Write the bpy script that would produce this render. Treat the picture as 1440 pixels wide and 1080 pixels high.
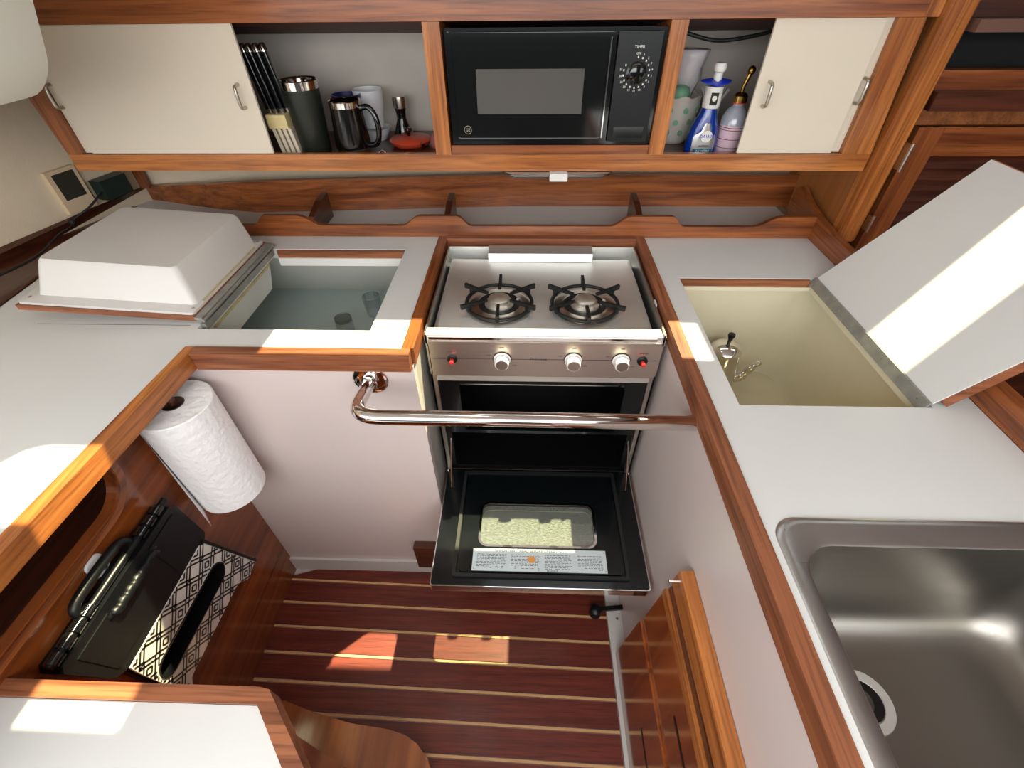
import bpy, bmesh, math, random
from mathutils import Vector, Matrix
random.seed(4)
PI = math.pi
for o in list(bpy.data.objects): bpy.data.objects.remove(o)
scn = bpy.context.scene
COL = scn.collection

# ------------------------------------------------------------------ camera
cam_d = bpy.data.cameras.new('camera'); cam = bpy.data.objects.new('camera', cam_d); COL.objects.link(cam)
cam_d.sensor_width = 36.0; cam_d.lens = 16.034; cam_d.clip_start = 0.02
Rm = ((0.99952, -0.01349, 0.02799), (0.02972, 0.67761, -0.73482), (-0.00905, 0.7353, 0.67768))
M4 = Matrix(Rm).to_4x4(); M4.translation = Vector((0, 0, 1.46)); cam.matrix_world = M4
scn.camera = cam
# ------------------------------------------------------------------ sky, sun, exposure
w = bpy.data.worlds.new('sky'); scn.world = w; w.use_nodes = True
bgn = w.node_tree.nodes['Background']; bgn.inputs[0].default_value = (0.95, 0.985, 1.0, 1); bgn.inputs[1].default_value = 2.3
sd = bpy.data.lights.new('sun', 'SUN'); sd.energy = 14; sd.angle = math.radians(0.6); sd.color = (1.0, 0.91, 0.55)
so = bpy.data.objects.new('sun', sd); COL.objects.link(so)
SUN = Vector((0.364, 0.305, 1.0)); so.rotation_euler = SUN.to_track_quat('Z', 'Y').to_euler(); so.location = (2, 2, 5)
ad = bpy.data.lights.new('companionway_fill', 'AREA'); ad.shape = 'RECTANGLE'; ad.size = 1.9; ad.size_y = 1.0; ad.energy = 17; ad.color = (1.0, 1.0, 0.97)  # added fill lamp behind the camera, brightens the cabin from aft
ao = bpy.data.objects.new('companionway_fill', ad); COL.objects.link(ao)
ao.location = (0.0, -0.75, 1.78); ao.rotation_euler = (Vector((0.0, -0.75, 1.78)) - Vector((0, 0.75, 0.75))).to_track_quat('Z', 'Y').to_euler()
vs = scn.view_settings; vs.view_transform = 'Standard'; vs.look = 'None'; vs.gamma = 1; vs.use_curve_mapping = False; vs.exposure = 0.33

# ------------------------------------------------------------------ materials
def s2l(c): return tuple(((v/255)/12.92 if v/255 <= .04045 else ((v/255+.055)/1.055)**2.4) for v in c) + (1,)
def new_mat(name):
    m = bpy.data.materials.new(name); m.use_nodes = True; nt = m.node_tree; return m, nt, nt.nodes['Principled BSDF']
def plain(name, rgb, rough=.5, metal=0, bump=0, bscale=200, var=0, vscale=8, coat=0, spec=.5):
    m, nt, b = new_mat(name); N = nt.nodes; L = nt.links
    b.inputs['Base Color'].default_value = s2l(rgb); b.inputs['Roughness'].default_value = rough; b.inputs['Metallic'].default_value = metal
    b.inputs['Coat Weight'].default_value = coat; b.inputs['Coat Roughness'].default_value = .08; b.inputs['Specular IOR Level'].default_value = spec
    tc = N.new('ShaderNodeTexCoord')
    n = N.new('ShaderNodeTexNoise'); n.inputs['Scale'].default_value = vscale; n.inputs['Detail'].default_value = 4
    L.new(tc.outputs['Object'], n.inputs['Vector'])
    if var:
        r = N.new('ShaderNodeValToRGB'); c = s2l(rgb)
        r.color_ramp.elements[0].position = .3; r.color_ramp.elements[1].position = .7
        r.color_ramp.elements[0].color = tuple(v*(1-var) for v in c[:3])+(1,); r.color_ramp.elements[1].color = tuple(min(1, v*(1+var*.5)) for v in c[:3])+(1,)
        L.new(n.outputs['Fac'], r.inputs['Fac']); L.new(r.outputs['Color'], b.inputs['Base Color'])
    if bump:
        n2 = N.new('ShaderNodeTexNoise'); n2.inputs['Scale'].default_value = bscale; n2.inputs['Detail'].default_value = 2
        L.new(tc.outputs['Object'], n2.inputs['Vector'])
        bp = N.new('ShaderNodeBump'); bp.inputs['Strength'].default_value = bump; bp.inputs['Distance'].default_value = .002
        L.new(n2.outputs['Fac'], bp.inputs['Height']); L.new(bp.outputs['Normal'], b.inputs['Normal'])
    return m
def wood(name, dark, light, axis, rough=.32, coat=.25, scale=1.0, pores=.35):
    m, nt, b = new_mat(name); N = nt.nodes; L = nt.links
    tc = N.new('ShaderNodeTexCoord'); mp = N.new('ShaderNodeMapping')
    sc = [46*scale]*3; sc[axis] = 2.2*scale; mp.inputs['Scale'].default_value = sc
    L.new(tc.outputs['Object'], mp.inputs['Vector'])
    n = N.new('ShaderNodeTexNoise'); n.inputs['Scale'].default_value = 1; n.inputs['Detail'].default_value = 5; n.inputs['Distortion'].default_value = .9
    L.new(mp.outputs['Vector'], n.inputs['Vector'])
    r = N.new('ShaderNodeValToRGB'); e = r.color_ramp.elements
    e[0].position = .33; e[0].color = s2l(dark); e[1].position = .66; e[1].color = s2l(light)
    L.new(n.outputs['Fac'], r.inputs['Fac'])
    mp2 = N.new('ShaderNodeMapping'); sc2 = [260*scale]*3; sc2[axis] = 9*scale; mp2.inputs['Scale'].default_value = sc2
    L.new(tc.outputs['Object'], mp2.inputs['Vector'])
    n2 = N.new('ShaderNodeTexNoise'); n2.inputs['Scale'].default_value = 1; n2.inputs['Detail'].default_value = 3
    L.new(mp2.outputs['Vector'], n2.inputs['Vector'])
    r2 = N.new('ShaderNodeValToRGB'); r2.color_ramp.elements[0].position = .34; r2.color_ramp.elements[1].position = .5
    r2.color_ramp.elements[0].color = (1-pores, 1-pores, 1-pores, 1); r2.color_ramp.elements[1].color = (1, 1, 1, 1)
    L.new(n2.outputs['Fac'], r2.inputs['Fac'])
    mx = N.new('ShaderNodeMix'); mx.data_type = 'RGBA'; mx.blend_type = 'MULTIPLY'; mx.inputs[0].default_value = 1
    L.new(r.outputs['Color'], mx.inputs[6]); L.new(r2.outputs['Color'], mx.inputs[7]); L.new(mx.outputs[2], b.inputs['Base Color'])
    b.inputs['Roughness'].default_value = rough; b.inputs['Coat Weight'].default_value = coat; b.inputs['Coat Roughness'].default_value = .12
    bp = N.new('ShaderNodeBump'); bp.inputs['Strength'].default_value = .12; bp.inputs['Distance'].default_value = .001
    L.new(n2.outputs['Fac'], bp.inputs['Height']); L.new(bp.outputs['Normal'], b.inputs['Normal'])
    return m
def brushed(name, rgb, axis, rough=.3):
    m, nt, b = new_mat(name); N = nt.nodes; L = nt.links
    b.inputs['Metallic'].default_value = 1; b.inputs['Base Color'].default_value = s2l(rgb)
    tc = N.new('ShaderNodeTexCoord'); mp = N.new('ShaderNodeMapping'); sc = [600]*3; sc[axis] = 6; mp.inputs['Scale'].default_value = sc
    L.new(tc.outputs['Object'], mp.inputs['Vector'])
    n = N.new('ShaderNodeTexNoise'); n.inputs['Scale'].default_value = 1; n.inputs['Detail'].default_value = 2; L.new(mp.outputs['Vector'], n.inputs['Vector'])
    mr = N.new('ShaderNodeMapRange'); mr.inputs['To Min'].default_value = rough-.07; mr.inputs['To Max'].default_value = rough+.1
    L.new(n.outputs['Fac'], mr.inputs['Value']); L.new(mr.outputs['Result'], b.inputs['Roughness'])
    bp = N.new('ShaderNodeBump'); bp.inputs['Strength'].default_value = .06; bp.inputs['Distance'].default_value = .0005
    L.new(n.outputs['Fac'], bp.inputs['Height']); L.new(bp.outputs['Normal'], b.inputs['Normal'])
    return m
def thin_glass(name, tint=(1, 1, 1), gloss=.12, rough=.02):
    m = bpy.data.materials.new(name); m.use_nodes = True; nt = m.node_tree; N = nt.nodes; L = nt.links
    for x in list(N): N.remove(x)
    out = N.new('ShaderNodeOutputMaterial'); t = N.new('ShaderNodeBsdfTransparent'); t.inputs[0].default_value = tint+(1,)
    g = N.new('ShaderNodeBsdfGlossy'); g.inputs['Roughness'].default_value = rough; mx = N.new('ShaderNodeMixShader')
    fr = N.new('ShaderNodeLayerWeight'); fr.inputs[0].default_value = .35; mr = N.new('ShaderNodeMapRange'); mr.inputs['To Min'].default_value = gloss*.5; mr.inputs['To Max'].default_value = min(1, gloss*4)
    L.new(fr.outputs['Facing'], mr.inputs['Value']); L.new(mr.outputs['Result'], mx.inputs[0])
    L.new(t.outputs[0], mx.inputs[1]); L.new(g.outputs[0], mx.inputs[2]); L.new(mx.outputs[0], out.inputs[0]); return m

TK_L, TK_D = (196, 122, 60), (140, 76, 32)
teak = [wood('teak_x', TK_D, TK_L, 0), wood('teak_y', TK_D, TK_L, 1), wood('teak_z', TK_D, TK_L, 2)]
RD_L, RD_D = (164, 94, 48), (108, 54, 26)
red = [wood('red_teak_x', RD_D, RD_L, 0), wood('red_teak_y', RD_D, RD_L, 1), wood('red_teak_z', RD_D, RD_L, 2)]
worn = [wood('worn_teak_x', (114, 64, 40), (162, 100, 66), 0, .45, .05), wood('worn_teak_y', (114, 64, 40), (162, 100, 66), 1, .45, .05)]
DK_L, DK_D = (96, 48, 30), (56, 26, 15)
dark = [wood('mahogany_x', DK_D, DK_L, 0), wood('mahogany_y', DK_D, DK_L, 1), wood('mahogany_z', DK_D, DK_L, 2)]
panelwood = wood('varnished_panel', (98, 46, 18), (148, 76, 32), 1, .22, .5, .4, .15)
gloss_door = wood('gloss_teak_door', (112, 50, 15), (172, 88, 32), 2, .16, .7, .5, .2)
plankwood = wood('sole_plank', (98, 36, 26), (128, 54, 38), 0, .42, .12, 1.6, .4)
holly = plain('holly', (226, 176, 122), .4, var=.1, vscale=30)
lam = plain('white_laminate', (215, 215, 212), .34, bump=.05, bscale=900, var=.02, vscale=5)
lam_p = plain('panel_laminate', (212, 198, 194), .26, bump=.03, bscale=700, var=.02, vscale=4)
lam_door = plain('cream_door_laminate', (218, 206, 188), .45, bump=.05, bscale=900)
gelcoat = plain('white_gelcoat', (216, 212, 208), .36, var=.02)
cream = plain('cream_liner', (222, 214, 188), .34, var=.03)
fridge_in = plain('icebox_liner', (206, 206, 200), .4, var=.04)
fridge_fl = plain('icebox_floor', (172, 184, 182), .35, var=.05)
hull = plain('cream_vinyl', (222, 204, 178), .7, bump=.25, bscale=260, var=.04, vscale=20)
sole_white = plain('white_sole', (212, 200, 196), .4)
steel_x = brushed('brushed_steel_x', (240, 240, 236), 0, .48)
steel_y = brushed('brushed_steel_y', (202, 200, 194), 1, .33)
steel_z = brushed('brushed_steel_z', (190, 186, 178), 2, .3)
sinkmat = brushed('sink_steel', (150, 145, 138), 0, .34)
sinkrim = brushed('sink_rim_steel', (204, 204, 202), 0, .3)
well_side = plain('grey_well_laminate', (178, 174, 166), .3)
chrome = plain('polished_chrome', (226, 222, 218), .07, 1)
satin = plain('satin_nickel', (190, 182, 170), .28, 1)
hingem = plain('dull_hinge_metal', (158, 158, 150), .42, .4, var=.2, vscale=40)
black_en = plain('black_enamel', (9, 13, 15), .2, coat=.15, spec=.35)
black_in = plain('black_oven_lining', (10, 10, 11), .3)
gasket = plain('black_gasket', (22, 23, 24), .5)
iron = plain('cast_iron', (26, 28, 28), .45, .2, bump=.2, bscale=400)
brass_b = plain('burner_alloy', (222, 216, 204), .38, .9, var=.15, vscale=60)
white_p = plain('white_plastic', (228, 226, 222), .35)
dirty = plain('yellowed_sealant', (196, 180, 130), .6, var=.2, vscale=60)
redp = plain('red_plastic', (226, 44, 40), .3)
blackp = plain('black_plastic', (13, 15, 17), .36, bump=.1, bscale=500, spec=.35)
blackg = plain('black_gloss_plastic', (9, 10, 12), .1, coat=.6)
mw_door = plain('dark_glass_door', (8, 9, 10), .07, coat=1)
mw_mesh = plain('grey_mesh_window', (70, 66, 62), .25, bump=.4, bscale=1500, coat=.4)
paper = plain('quilted_paper', (244, 243, 243), .85, bump=1.0, bscale=70)
printw = plain('print_white', (226, 222, 214), .35)
printb = plain('print_black', (18, 17, 17), .35)
labelw = plain('label_foil', (206, 216, 218), .42, .1)
ink = plain('ink', (54, 60, 66), .6)
orange = plain('orange_sticker', (222, 150, 78), .5)
tick = plain('dial_white', (226, 226, 222), .5)
beige = plain('beige_plastic', (216, 190, 158), .45)
beige_d = plain('outlet_plastic', (176, 158, 130), .5)
lcd = plain('dark_display', (52, 52, 46), .15)
greenp = plain('dark_green_plastic', (22, 40, 36), .4)
cordm = plain('black_cord', (24, 24, 26), .5)
olive = plain('olive_powder_coat', (38, 42, 36), .38, .3, bump=.1, bscale=900)
mugm = plain('mug_black', (13, 11, 10), .14)
bluep = plain('navy_plastic', (20, 28, 82), .3)
ceram = plain('white_ceramic', (214, 216, 220), .2)
redpan = plain('orange_red_enamel', (188, 66, 40), .3)
pinkp = plain('dusky_pink_plastic', (160, 92, 92), .4)
cutlery = plain('pale_blade_guard', (206, 192, 170), .4)
creamp = plain('cream_holder', (216, 196, 142), .5)
brassm = plain('antique_brass', (178, 140, 74), .22, 1)
pinkglass = plain('pink_frosted_glass', (214, 184, 198), .25)
clearglass = thin_glass('clear_glass', (.92, .95, .98), .3)
ovenglass = thin_glass('oven_glass', (.90, .93, .88), .07, .08)
_n = ovenglass.node_tree; _o = [x for x in _n.nodes if x.type == 'OUTPUT_MATERIAL'][0]; _m = _n.nodes.new('ShaderNodeMixShader'); _d = _n.nodes.new('ShaderNodeBsdfDiffuse')
_d.inputs[0].default_value = s2l((184, 192, 184)); _nz = _n.nodes.new('ShaderNodeTexNoise'); _nz.inputs['Scale'].default_value = 38; _nz.inputs['Detail'].default_value = 5
_mr = _n.nodes.new('ShaderNodeMapRange'); _mr.inputs['From Min'].default_value = .35; _mr.inputs['From Max'].default_value = .7; _mr.inputs['To Min'].default_value = .06; _mr.inputs['To Max'].default_value = .24
_n.links.new(_nz.outputs['Fac'], _mr.inputs['Value']); _n.links.new(_mr.outputs['Result'], _m.inputs[0])
_n.links.new(_o.inputs[0].links[0].from_socket, _m.inputs[1]); _n.links.new(_d.outputs[0], _m.inputs[2]); _n.links.new(_m.outputs[0], _o.inputs[0])
bluegel = plain('blue_dish_liquid', (6, 50, 140), .12, coat=.8)
cobalt = plain('cobalt_cap', (26, 54, 190), .3)
foil = plain('silver_foil_label', (196, 192, 190), .25, .6, var=.15, vscale=25)
mint = plain('mint_green', (118, 168, 138), .5)
sleevem = plain('white_ceramic_sleeve', (208, 202, 192), .4)
plasticwrap = plain('crinkled_white_wrap', (218, 212, 216), .4, bump=1, bscale=60)
dark_in = plain('grey_brown_paint', (120, 112, 104), .8)  # even grey-brown for the cupboard end and stove well panels
cab_back = plain('cupboard_back_laminate', (198, 190, 180), .5, var=.12, vscale=6)
lens = thin_glass('clear_lens', (.86, .86, .86), .5, .25)
blackv = plain('slot_shade_black', (12, 11, 11), .8)
paper.node_tree.nodes['Bump'].inputs['Distance'].default_value = .0035
lampw = plain('lamp_housing_white', (222, 222, 214), .5, bump=.12, bscale=600)

# ------------------------------------------------------------------ object helpers
WM = {}
def link(o, parent=None, loc=Vector((0, 0, 0)), rot=None):
    COL.objects.link(o)
    o.location = loc
    if rot: o.rotation_euler = rot
    m = Matrix.Translation(loc) @ (Matrix.Identity(4) if not rot else __import__('mathutils').Euler(rot).to_matrix().to_4x4())
    if parent: o.parent = parent; m = WM[parent.name] @ m
    WM[o.name] = m
    return o
def tag(o, label=None, cat=None, group=None, kind=None):
    if label: o['label'] = label
    if cat: o['category'] = cat
    if group: o['group'] = group
    if kind: o['kind'] = kind
    return o
def thing(name, loc, label, cat, rot=None, group=None):
    o = bpy.data.objects.new(name, None); o.empty_display_size = .05
    link(o, None, Vector(loc), rot); return tag(o, label, cat, group)
def obj(name, bm, mat, parent=None, smooth=False, local=False, label=None, cat=None, group=None, kind=None, bevel=0):
    """one mesh object. geometry in world coordinates (or the parent's own if local)"""
    if bevel:
        bmesh.ops.bevel(bm, geom=[e for e in bm.edges if not e.is_boundary and e.calc_face_angle(0) > .6], offset=bevel, segments=2, affect='EDGES', profile=.6)
    bmesh.ops.recalc_face_normals(bm, faces=bm.faces)
    if parent:
        if not local: bm.transform(WM[parent.name].inverted())
        loc = Vector((0, 0, 0))
    else:
        xs = [v.co for v in bm.verts]
        lo = Vector([min(c[i] for c in xs) for i in range(3)]); hi = Vector([max(c[i] for c in xs) for i in range(3)])
        loc = Vector(((lo.x+hi.x)/2, (lo.y+hi.y)/2, lo.z)); bmesh.ops.translate(bm, verts=bm.verts, vec=-loc)
    me = bpy.data.meshes.new(name); bm.to_mesh(me); bm.free()
    mats = mat if isinstance(mat, (list, tuple)) else [mat]
    for m in mats: me.materials.append(m)
    o = bpy.data.objects.new(name, me); link(o, parent, loc)
    if smooth:
        for p in me.polygons: p.use_smooth = True
        if smooth != 'all': me.set_sharp_from_angle(angle=math.radians(40))
    return tag(o, label, cat, group, kind)
def copy_thing(root, loc, label=None, group=None):
    r = root.copy(); COL.objects.link(r); r.location = loc
    if label: r['label'] = label
    if group: r['group'] = group
    for ch in list(root.children):
        c = ch.copy(); COL.objects.link(c); c.parent = r
        for g in ch.children:
            d = g.copy(); COL.objects.link(d); d.parent = c
    return r
def box(x, y, z, bm=None):
    bm = bm or bmesh.new()
    v = [bm.verts.new((x[i], y[j], z[k])) for i in (0, 1) for j in (0, 1) for k in (0, 1)]
    for f in ((0, 1, 3, 2), (4, 6, 7, 5), (0, 4, 5, 1), (2, 3, 7, 6), (0, 2, 6, 4), (1, 5, 7, 3)): bm.faces.new([v[i] for i in f])
    return bm
def hexa(p, bm=None):  # 8 points: bottom 4 then top 4
    bm = bm or bmesh.new(); v = [bm.verts.new(q) for q in p]
    for f in ((3, 2, 1, 0), (4, 5, 6, 7), (0, 1, 5, 4), (1, 2, 6, 5), (2, 3, 7, 6), (3, 0, 4, 7)): bm.faces.new([v[i] for i in f])
    return bm
def ax(axis, a, b, c):  # 2d point (a,b) on plane normal to axis at c
    return (c, a, b) if axis == 0 else ((a, c, b) if axis == 1 else (a, b, c))
def prism(pts, axis, c0, c1, bm=None):
    bm = bm or bmesh.new()
    A = [bm.verts.new(ax(axis, a, b, c0)) for a, b in pts]; B = [bm.verts.new(ax(axis, a, b, c1)) for a, b in pts]
    bm.faces.new(A); bm.faces.new(B[::-1]); n = len(pts)
    for i in range(n): bm.faces.new((A[i], B[i], B[(i+1) % n], A[(i+1) % n]))
    return bm
def loft(loops, closed_ends=(True, True), bm=None, closed=True):
    bm = bm or bmesh.new(); V = [[bm.verts.new(p) for p in l] for l in loops]; n = len(V[0])
    for a, b in zip(V[:-1], V[1:]):
        for i in range(n if closed else n-1): bm.faces.new((a[i], a[(i+1) % n], b[(i+1) % n], b[i]))
    if closed_ends[0]: bm.faces.new(V[0][::-1])
    if closed_ends[1]: bm.faces.new(V[-1])
    return bm
def rrect(x0, x1, y0, y1, r, z, seg=6, axis=2):
    pts = []
    for cx, cy, a0 in ((x1-r, y1-r, 0), (x0+r, y1-r, 90), (x0+r, y0+r, 180), (x1-r, y0+r, 270)):
        for k in range(seg+1):
            a = math.radians(a0+90*k/seg); pts.append(ax(axis, cx+r*math.cos(a), cy+r*math.sin(a), z))
    return pts
def ring(outer, inner, off, bm=None):
    """plate with a hole: outer & inner loops (same count), extruded by vector off"""
    bm = bm or bmesh.new(); off = Vector(off)
    return loft([outer, [Vector(p)+off for p in outer], [Vector(p)+off for p in inner], inner, outer], (False, False), bm)
def lathe(prof, c, seg=32, bm=None, axis='z'):
    bm = bm or bmesh.new(); c = Vector(c)
    L = []
    for r, h in prof:
        lp = []
        for i in range(seg):
            a = 2*PI*i/seg; u, v = r*math.cos(a), r*math.sin(a)
            lp.append(c + (Vector((u, v, h)) if axis == 'z' else (Vector((u, -h, v)) if axis == '-y' else Vector((h, u, v)))))
        L.append(lp)
    return loft(L, (True, True), bm)
def tube(path, r, seg=12, bm=None, caps=True):
    bm = bm or bmesh.new(); P = [Vector(p) for p in path]; L = []
    up = Vector((0, 0, 1)); prev = None
    for i, p in enumerate(P):
        t = (P[min(i+1, len(P)-1)] - P[max(i-1, 0)]).normalized()
        if prev is None:
            n = t.cross(up) if abs(t.dot(up)) < .95 else t.cross(Vector((1, 0, 0)))
        else: n = prev - t*prev.dot(t)
        n.normalize(); prev = n; b = t.cross(n); rr = r[i] if isinstance(r, (list, tuple)) else r
        L.append([p + (n*math.cos(2*PI*k/seg) + b*math.sin(2*PI*k/seg))*rr for k in range(seg)])
    return loft(L, (caps, caps), bm)
def smooth_path(P, n=6):
    P = [Vector(p) for p in P]; out = []
    for i in range(len(P)-1):
        p0, p1, p2, p3 = P[max(i-1, 0)], P[i], P[i+1], P[min(i+2, len(P)-1)]
        for k in range(n):
            t = k/n; out.append(.5*((2*p1)+(p2-p0)*t+(2*p0-5*p1+4*p2-p3)*t*t+(3*p1-p0-3*p2+p3)*t**3))
    return out+[P[-1]]
def torus(c, R, r, seg=40, rs=8, sz=1, bm=None):
    c = Vector(c)
    L = []
    for i in range(seg+1):
        a = 2*PI*i/seg; d = Vector((math.cos(a), math.sin(a), 0))
        L.append([c + d*(R+r*math.cos(2*PI*k/rs)) + Vector((0, 0, r*sz*math.sin(2*PI*k/rs))) for k in range(rs)])
    return loft(L, (False, False), bm)
def cells(xs, ys, solid, z0, z1, bm=None):
    """plate made of grid cells; solid(i,j) says which cells are filled"""
    bm = bm or bmesh.new(); S = {(i, j) for i in range(len(xs)-1) for j in range(len(ys)-1) if solid(i, j)}
    cache = {}
    def v(i, j, z):
        if (i, j, z) not in cache: cache[(i, j, z)] = bm.verts.new((xs[i], ys[j], z))
        return cache[(i, j, z)]
    for i, j in S:
        bm.faces.new((v(i, j, z1), v(i+1, j, z1), v(i+1, j+1, z1), v(i, j+1, z1)))
        bm.faces.new((v(i, j, z0), v(i, j+1, z0), v(i+1, j+1, z0), v(i+1, j, z0)))
        for di, dj, a, b in ((-1, 0, (i, j), (i, j+1)), (1, 0, (i+1, j+1), (i+1, j)), (0, -1, (i+1, j), (i, j)), (0, 1, (i, j+1), (i+1, j+1))):
            if (i+di, j+dj) not in S: bm.faces.new((v(*a, z0), v(*a, z1), v(*b, z1), v(*b, z0)))
    return bm
def text(name, body, size, mat, parent, mtx, ext=.0003, align='CENTER', label=None, sx=1, font_shear=0):
    c = bpy.data.curves.new(name, 'FONT'); c.body = body; c.size = size; c.extrude = ext; c.align_x = align; c.align_y = 'CENTER'; c.resolution_u = 2; c.shear = font_shear
    t = bpy.data.objects.new(name+'_tmp', c); COL.objects.link(t); dg = bpy.context.evaluated_depsgraph_get()
    me = bpy.data.meshes.new_from_object(t.evaluated_get(dg)); bpy.data.objects.remove(t)
    bm = bmesh.new(); bm.from_mesh(me); bpy.data.meshes.remove(me)
    bm.transform(Matrix.Scale(sx, 4, (1, 0, 0))); bm.transform(mtx)
    return obj(name, bm, mat, parent, label=label)
def front_m(x, y, z): # text standing upright facing -y
    return Matrix.Translation((x, y, z)) @ Matrix.Rotation(PI/2, 4, 'X')
def flat_m(x, y, z): return Matrix.Translation((x, y, z))
ST = 'structure'

# ================================================================== SETTING
CH = .91
# --- floor: white sole with teak and holly planks
fl = obj('floor', box((-1.0, .9), (-1.0, 1.62), (-.05, -.004)), sole_white, kind=ST)
SL = -.022
def fy(y0, x): return y0 + SL*(x+.755)
ys0 = [.637-.0703*k for k in range(0, 15)]
def plank_bm(ya, yb, x0=-.755, x1=.257, chamfer=False, h=0.0):
    g = .0008
    if chamfer: pts = [(x0, fy(ya, x0)), (x1, fy(ya, x1)), (x1, .686), (-.595, .696), (x0, fy(ya, x0)+.004)]
    else: pts = [(x0, fy(ya, x0)+g), (x1, fy(ya, x1)+g), (x1, fy(yb, x1)-g), (x0, fy(yb, x0)-g)]
    return prism(pts, 2, -.004, h)
obj('plank', plank_bm(ys0[0]+.004, 0, chamfer=True), plankwood, fl)
for k in range(14):
    obj('holly_strip', plank_bm(ys0[k]-.0038, ys0[k]+.0038, h=.0003), holly, fl)
    obj('plank', plank_bm(ys0[k+1]+.0045, ys0[k]-.0045), plankwood, fl)
# white edge line either side
obj('trim_1', box((-.7625, -.7555), (-.6, .64), (-.004, .004)), gelcoat, kind=ST)
led = obj('trim_2', prism([(.258, -.004), (.258, .012), (.292, .02), (.2985, .02), (.2985, -.004)], 1, .12, .62), gelcoat, kind=ST)
for y in (.575, .535): obj('screw', lathe([(.001, .0), (.004, .0), (.004, .001), (.001, .0014)], (.285, y, .0195), 12), satin, led)

# --- deck overhead (never in frame) with its hatches; the sun falls through them
ZC = 1.80; DX, DY = .364*(ZC-.91), .305*(ZC-.91)
H1 = (-.515+DX, .362+DX, .670+DY, .797+DY); H2 = (.62+DX, 1.15+DX, .630+DY, .758+DY); H3 = (-.795+DX, -.50+DX, .302+DY, .447+DY); H4 = (-.615+DX, -.46+DX, .185+DY, .3021+DY)
xs = sorted({-2.2, 2.2, H1[0], H1[1], H2[0], H2[1], H3[0], H3[1], H4[0], H4[1]}); yy = sorted({-.45, 2.2, H1[2], H1[3], H2[2], H2[3], H3[2], H3[3], H4[2], H4[3]})
def in_h(i, j):
    cx, cy = (xs[i]+xs[i+1])/2, (yy[j]+yy[j+1])/2
    return not any(h[0] < cx < h[1] and h[2] < cy < h[3] for h in (H1, H2, H3, H4))
ce = obj('ceiling', cells(xs, yy, in_h, ZC, ZC+.03), gelcoat, kind=ST)
# round corners of the small hatch
def corner_fill(h, r):
    bm = bmesh.new()
    for sx, sy in ((0, 2), (0, 3), (1, 3)):
        cx, cy = h[sx], h[sy]; dx = 1 if sx == 0 else -1; dy = 1 if sy == 2 else -1
        pts = [(cx, cy)] + [(cx+dx*(r-r*math.sin(a)), cy+dy*(r-r*math.cos(a))) for a in [PI/2*k/8 for k in range(9)]]
        prism(pts, 2, ZC+.002, ZC+.028, bm)
    return bm
obj('hatch_corner', corner_fill(H3, .07), gelcoat, ce)
# --- outer shell
obj('wall_back', box((-2.2, 2.2), (1.62, 1.66), (-.05, ZC)), hull, kind=ST)
wl = [(-1.62, -.04), (-1.70, -.04), (-1.40, 1.64), (-1.163, 1.64)]
bmw = bmesh.new(); prism([(-1.62, -.04), (-1.66, -.04), (-1.205, 1.63), (-1.165, 1.63)], 2, .5, ZC, bmw)
obj('wall_left', bmw, hull, kind=ST)
obj('wall_right', box((2.0, 2.04), (-1.4, 1.62), (-.05, ZC)), dark[2], kind=ST)

obj('wall_aft_added', box((-2.2, 2.2), (-1.7, -1.66), (-.05, 1.2)), plain('dark_reflection_navy', (34, 40, 52), .9), kind=ST)  # unseen wall, added and coloured navy so the microwave door reflects dark
obj('floor_aft_added', box((-2.2, 2.2), (-1.66, -1.0), (-.05, -.004)), plankwood, kind=ST)  # unseen floor extension, added with the aft wall to darken reflections
obj('floor_right', box((.9, 2.2), (-1.0, 1.62), (-.05, -.004)), plankwood, kind=ST)
obj('floor_left', box((-2.2, -1.0), (-1.0, 1.62), (-.05, -.004)), plankwood, kind=ST)
# --- left cabinet carcass
fac = obj('wall_1', box((-.76, -.2215), (.680, .70), (0, .876)), lam_p, kind=ST); fac.name = 'wall_front_left'
obj('wall_well_left', box((-.2415, -.2215), (.7005, 1.17), (0, .899)), well_side, kind=ST)
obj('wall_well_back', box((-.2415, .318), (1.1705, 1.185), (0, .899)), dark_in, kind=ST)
rp = obj('wall_right_panel', box((.2985, .3175), (-.4, 1.17), (-.004, .899)), lam_p, kind=ST)
# teak knee panel with its rounded cut-out
cut = [(.69, 0), (.69, .872), (.52, .872)] + [(.47 - .0, .80)] + [(.47-.055+.055*math.cos(a), .79-.055+.055*math.sin(a)) for a in [-PI/2*k/8 for k in range(0, 9)]]
cut = [(.6795, -.003), (.6795, .86), (.475, .86), (.475, .80)] + [(.415+.06*math.cos(a), .795+.06*math.sin(a)) for a in [-PI/2*k/8 for k in range(1, 9)]] + [(.122, .74), (.122, -.003)]
kp = obj('wall_knee_panel', prism(cut, 0, -.765, -.745), panelwood, kind=ST)
lip = [(.478, .86), (.478, .80)] + [(.415+.063*math.cos(a), .795+.063*math.sin(a)) for a in [-PI/2*k/8 for k in range(1, 9)]] + [(.122, .737), (.122, .723)] + [(.415+.077*math.cos(a), .795+.077*math.sin(a)) for a in [-PI/2+PI/2*k/8 for k in range(0, 9)]] + [(.492, .86)]
obj('cutout_moulding', prism(lip, 0, -.7455, -.741), red[1], kp)
obj('wall_locker_back', box((-1.12, -1.10), (-.35, .68), (.60, .86)), dark[1], kind=ST)
obj('wall_locker_floor', box((-1.10, -.766), (-.35, .68), (.63, .645)), dark[1], kind=ST)  # dark wood on locker floor and back stands in for recess shade

obj('baseboard_front_left', box((-.745, -.2225), (.671, .6795), (0, .066)), gelcoat, kind=ST)
# teak block at the foot of the panel
obj('wood_block', box((-.325, -.235), (.655, .679), (.066, .187)), dark[0], label='small dark wooden block at the foot of the white left cabinet beside the oven door', cat='block', bevel=.001)

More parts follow.
